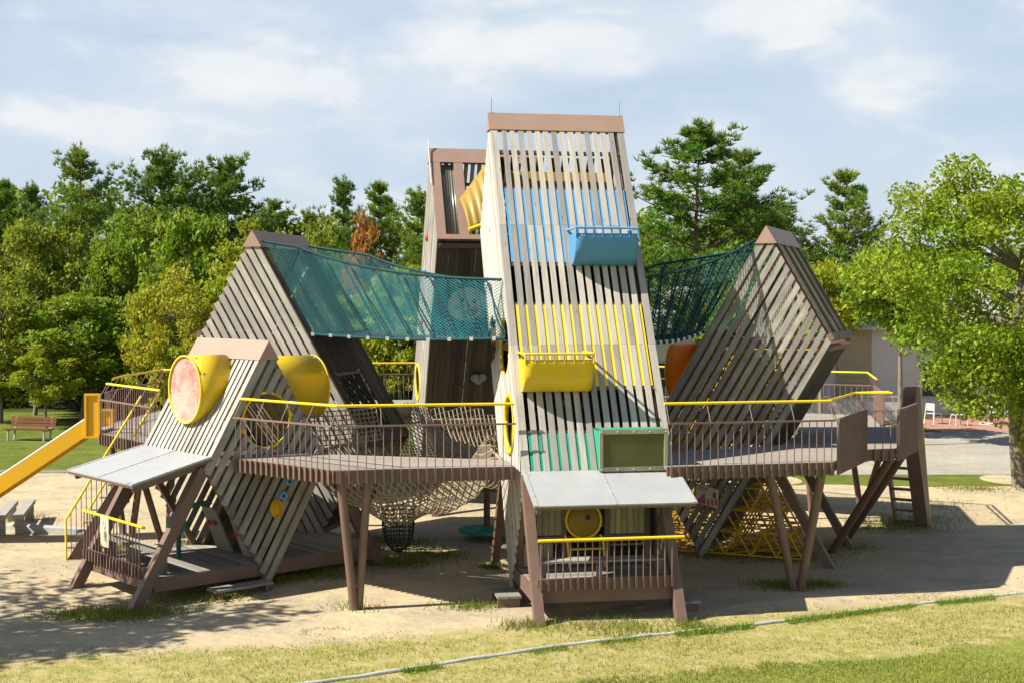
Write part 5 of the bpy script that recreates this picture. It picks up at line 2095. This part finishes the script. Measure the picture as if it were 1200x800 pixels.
rng = np.random.default_rng(77)
n = 420000
x, y = rng.uniform(-9.5, 15, n), rng.uniform(16.8, 26, n)
d1 = 20.75 + 0.265 * x - y
d2 = 17.2 + 0.34 * x - y
nz_ = noise2(x, y, 2.2, 1) * 0.35 + noise2(x, y, 6.5, 2) * 0.3
vis = np.abs(x) < y * 0.42
keep = vis & (d1 + nz_ * 0.5 > 0.05) & (rng.random(n) < np.clip(0.10 + 0.22 * nz_ + 0.08 * np.clip(d1, 0, 2), 0.01, 0.5)) & (d2 + nz_ * .4 < 0.2)
P = np.stack([x[keep], y[keep], np.zeros(keep.sum())], 1)
P[:, 2] = [gz(a, c) - 0.005 for a, c in P[:, :2]]
blades('turf_grass', P[:90000], 0.05, (0.27, 0.28, 0.06, 1), 'short patchy dry turf grass in front of the play structure')
keep = vis & (d2 + nz_ * .4 > 0.1)
P = np.stack([x[keep], y[keep], np.zeros(keep.sum()) - 0.005], 1)
blades('lush_grass', P[:70000], 0.055, (0.23, 0.27, 0.05, 1), 'lush green grass at the bottom right')

# sparse tufts round post feet and along the kerb
feet = [(-7.0, 21.9, 1.0, 1500), (-6.2, 21.7, 0.8, 900), (-5.3, 22.8, 0.9, 700), (-4.4, 24.0, 0.6, 700), (-3.6, 24.4, 0.8, 500), (-2.2, 25.6, 0.9, 1200), (-1.6, 26.4, 0.8, 600),
        (-2.9, 27.8, 1.2, 1100), (-0.4, 25.3, 0.3, 300), (-0.7, 21.9, 0.5, 450), (0.2, 20.5, 0.5, 350), (1.6, 20.4, 1.0, 500), (2.9, 20.6, 0.4, 250), (-6.6, 27.6, 0.7, 700), (-8.2, 27.3, 0.6, 400),
        (4.3, 26.6, 1.2, 900), (5.6, 26.3, 1.0, 800), (4.9, 23.5, 0.6, 700), (5.6, 23.6, 0.5, 400), (8.8, 29.8, 1.3, 900), (9.6, 31.0, 1.2, 500), (-2.7, 21.9, 0.5, 120), (-12, 31, 1.0, 500), (7.0, 27.2, 0.8, 300), (10.5, 33.0, 1.5, 250), (12.8, 36.0, 1.0, 500)]
pts_ = []
for (fx, fy, fr, c) in feet:
    q = rng.normal(size=(c, 2)) * fr * 0.5
    pts_.append(np.stack([fx + q[:, 0], fy + q[:, 1] * 0.7, np.zeros(c)], 1))
P = np.concatenate(pts_)
P[:, 2] = [gz(a, c) - 0.005 for a, c in P[:, :2]]
blades('grass_tufts', P, 0.13, (0.16, 0.19, 0.025, 1), 'loose grass tufts round the feet of the posts')
ks = []
for i in range(len(kp) - 1):
    c = 1500
    f = rng.random(c)
    ks.append(np.stack([kp[i][0] + (kp[i + 1][0] - kp[i][0]) * f + rng.normal(0, .05, c), kp[i][1] + (kp[i + 1][1] - kp[i][1]) * f - 0.06 - np.abs(rng.normal(0, .10, c)), np.zeros(c)], 1))
P = np.concatenate(ks)
mask = noise2(P[:, 0], P[:, 1], 2.5, 5) > -0.3
blades('kerb_grass', P[mask], 0.085, (0.17, 0.25, 0.025, 1), 'grass growing along the pale stone kerb')

# dry leaf litter and pebbles on the sand
rng = np.random.default_rng(5)
n = 2600
x, y = rng.uniform(-12, 14, n), rng.uniform(19, 36, n)
keep = (y > 20.9 + 0.265 * x) & (noise2(x, y, 0.9, 8) > -0.2)
P = np.stack([x[keep], y[keep], np.zeros(keep.sum())], 1)
P[:, 2] = [gz(a, c) + 0.008 for a, c in P[:, :2]]
V, F = leaf_quads(P, 0.045, 6.0)
o = bpy.data.objects.new('leaf_litter', np_mesh('leaf_litter', V, F, ['litter']))
COL.objects.link(o)
tag(o, 'dry leaf litter scattered over the sand', 'leaf litter', kind='stuff')
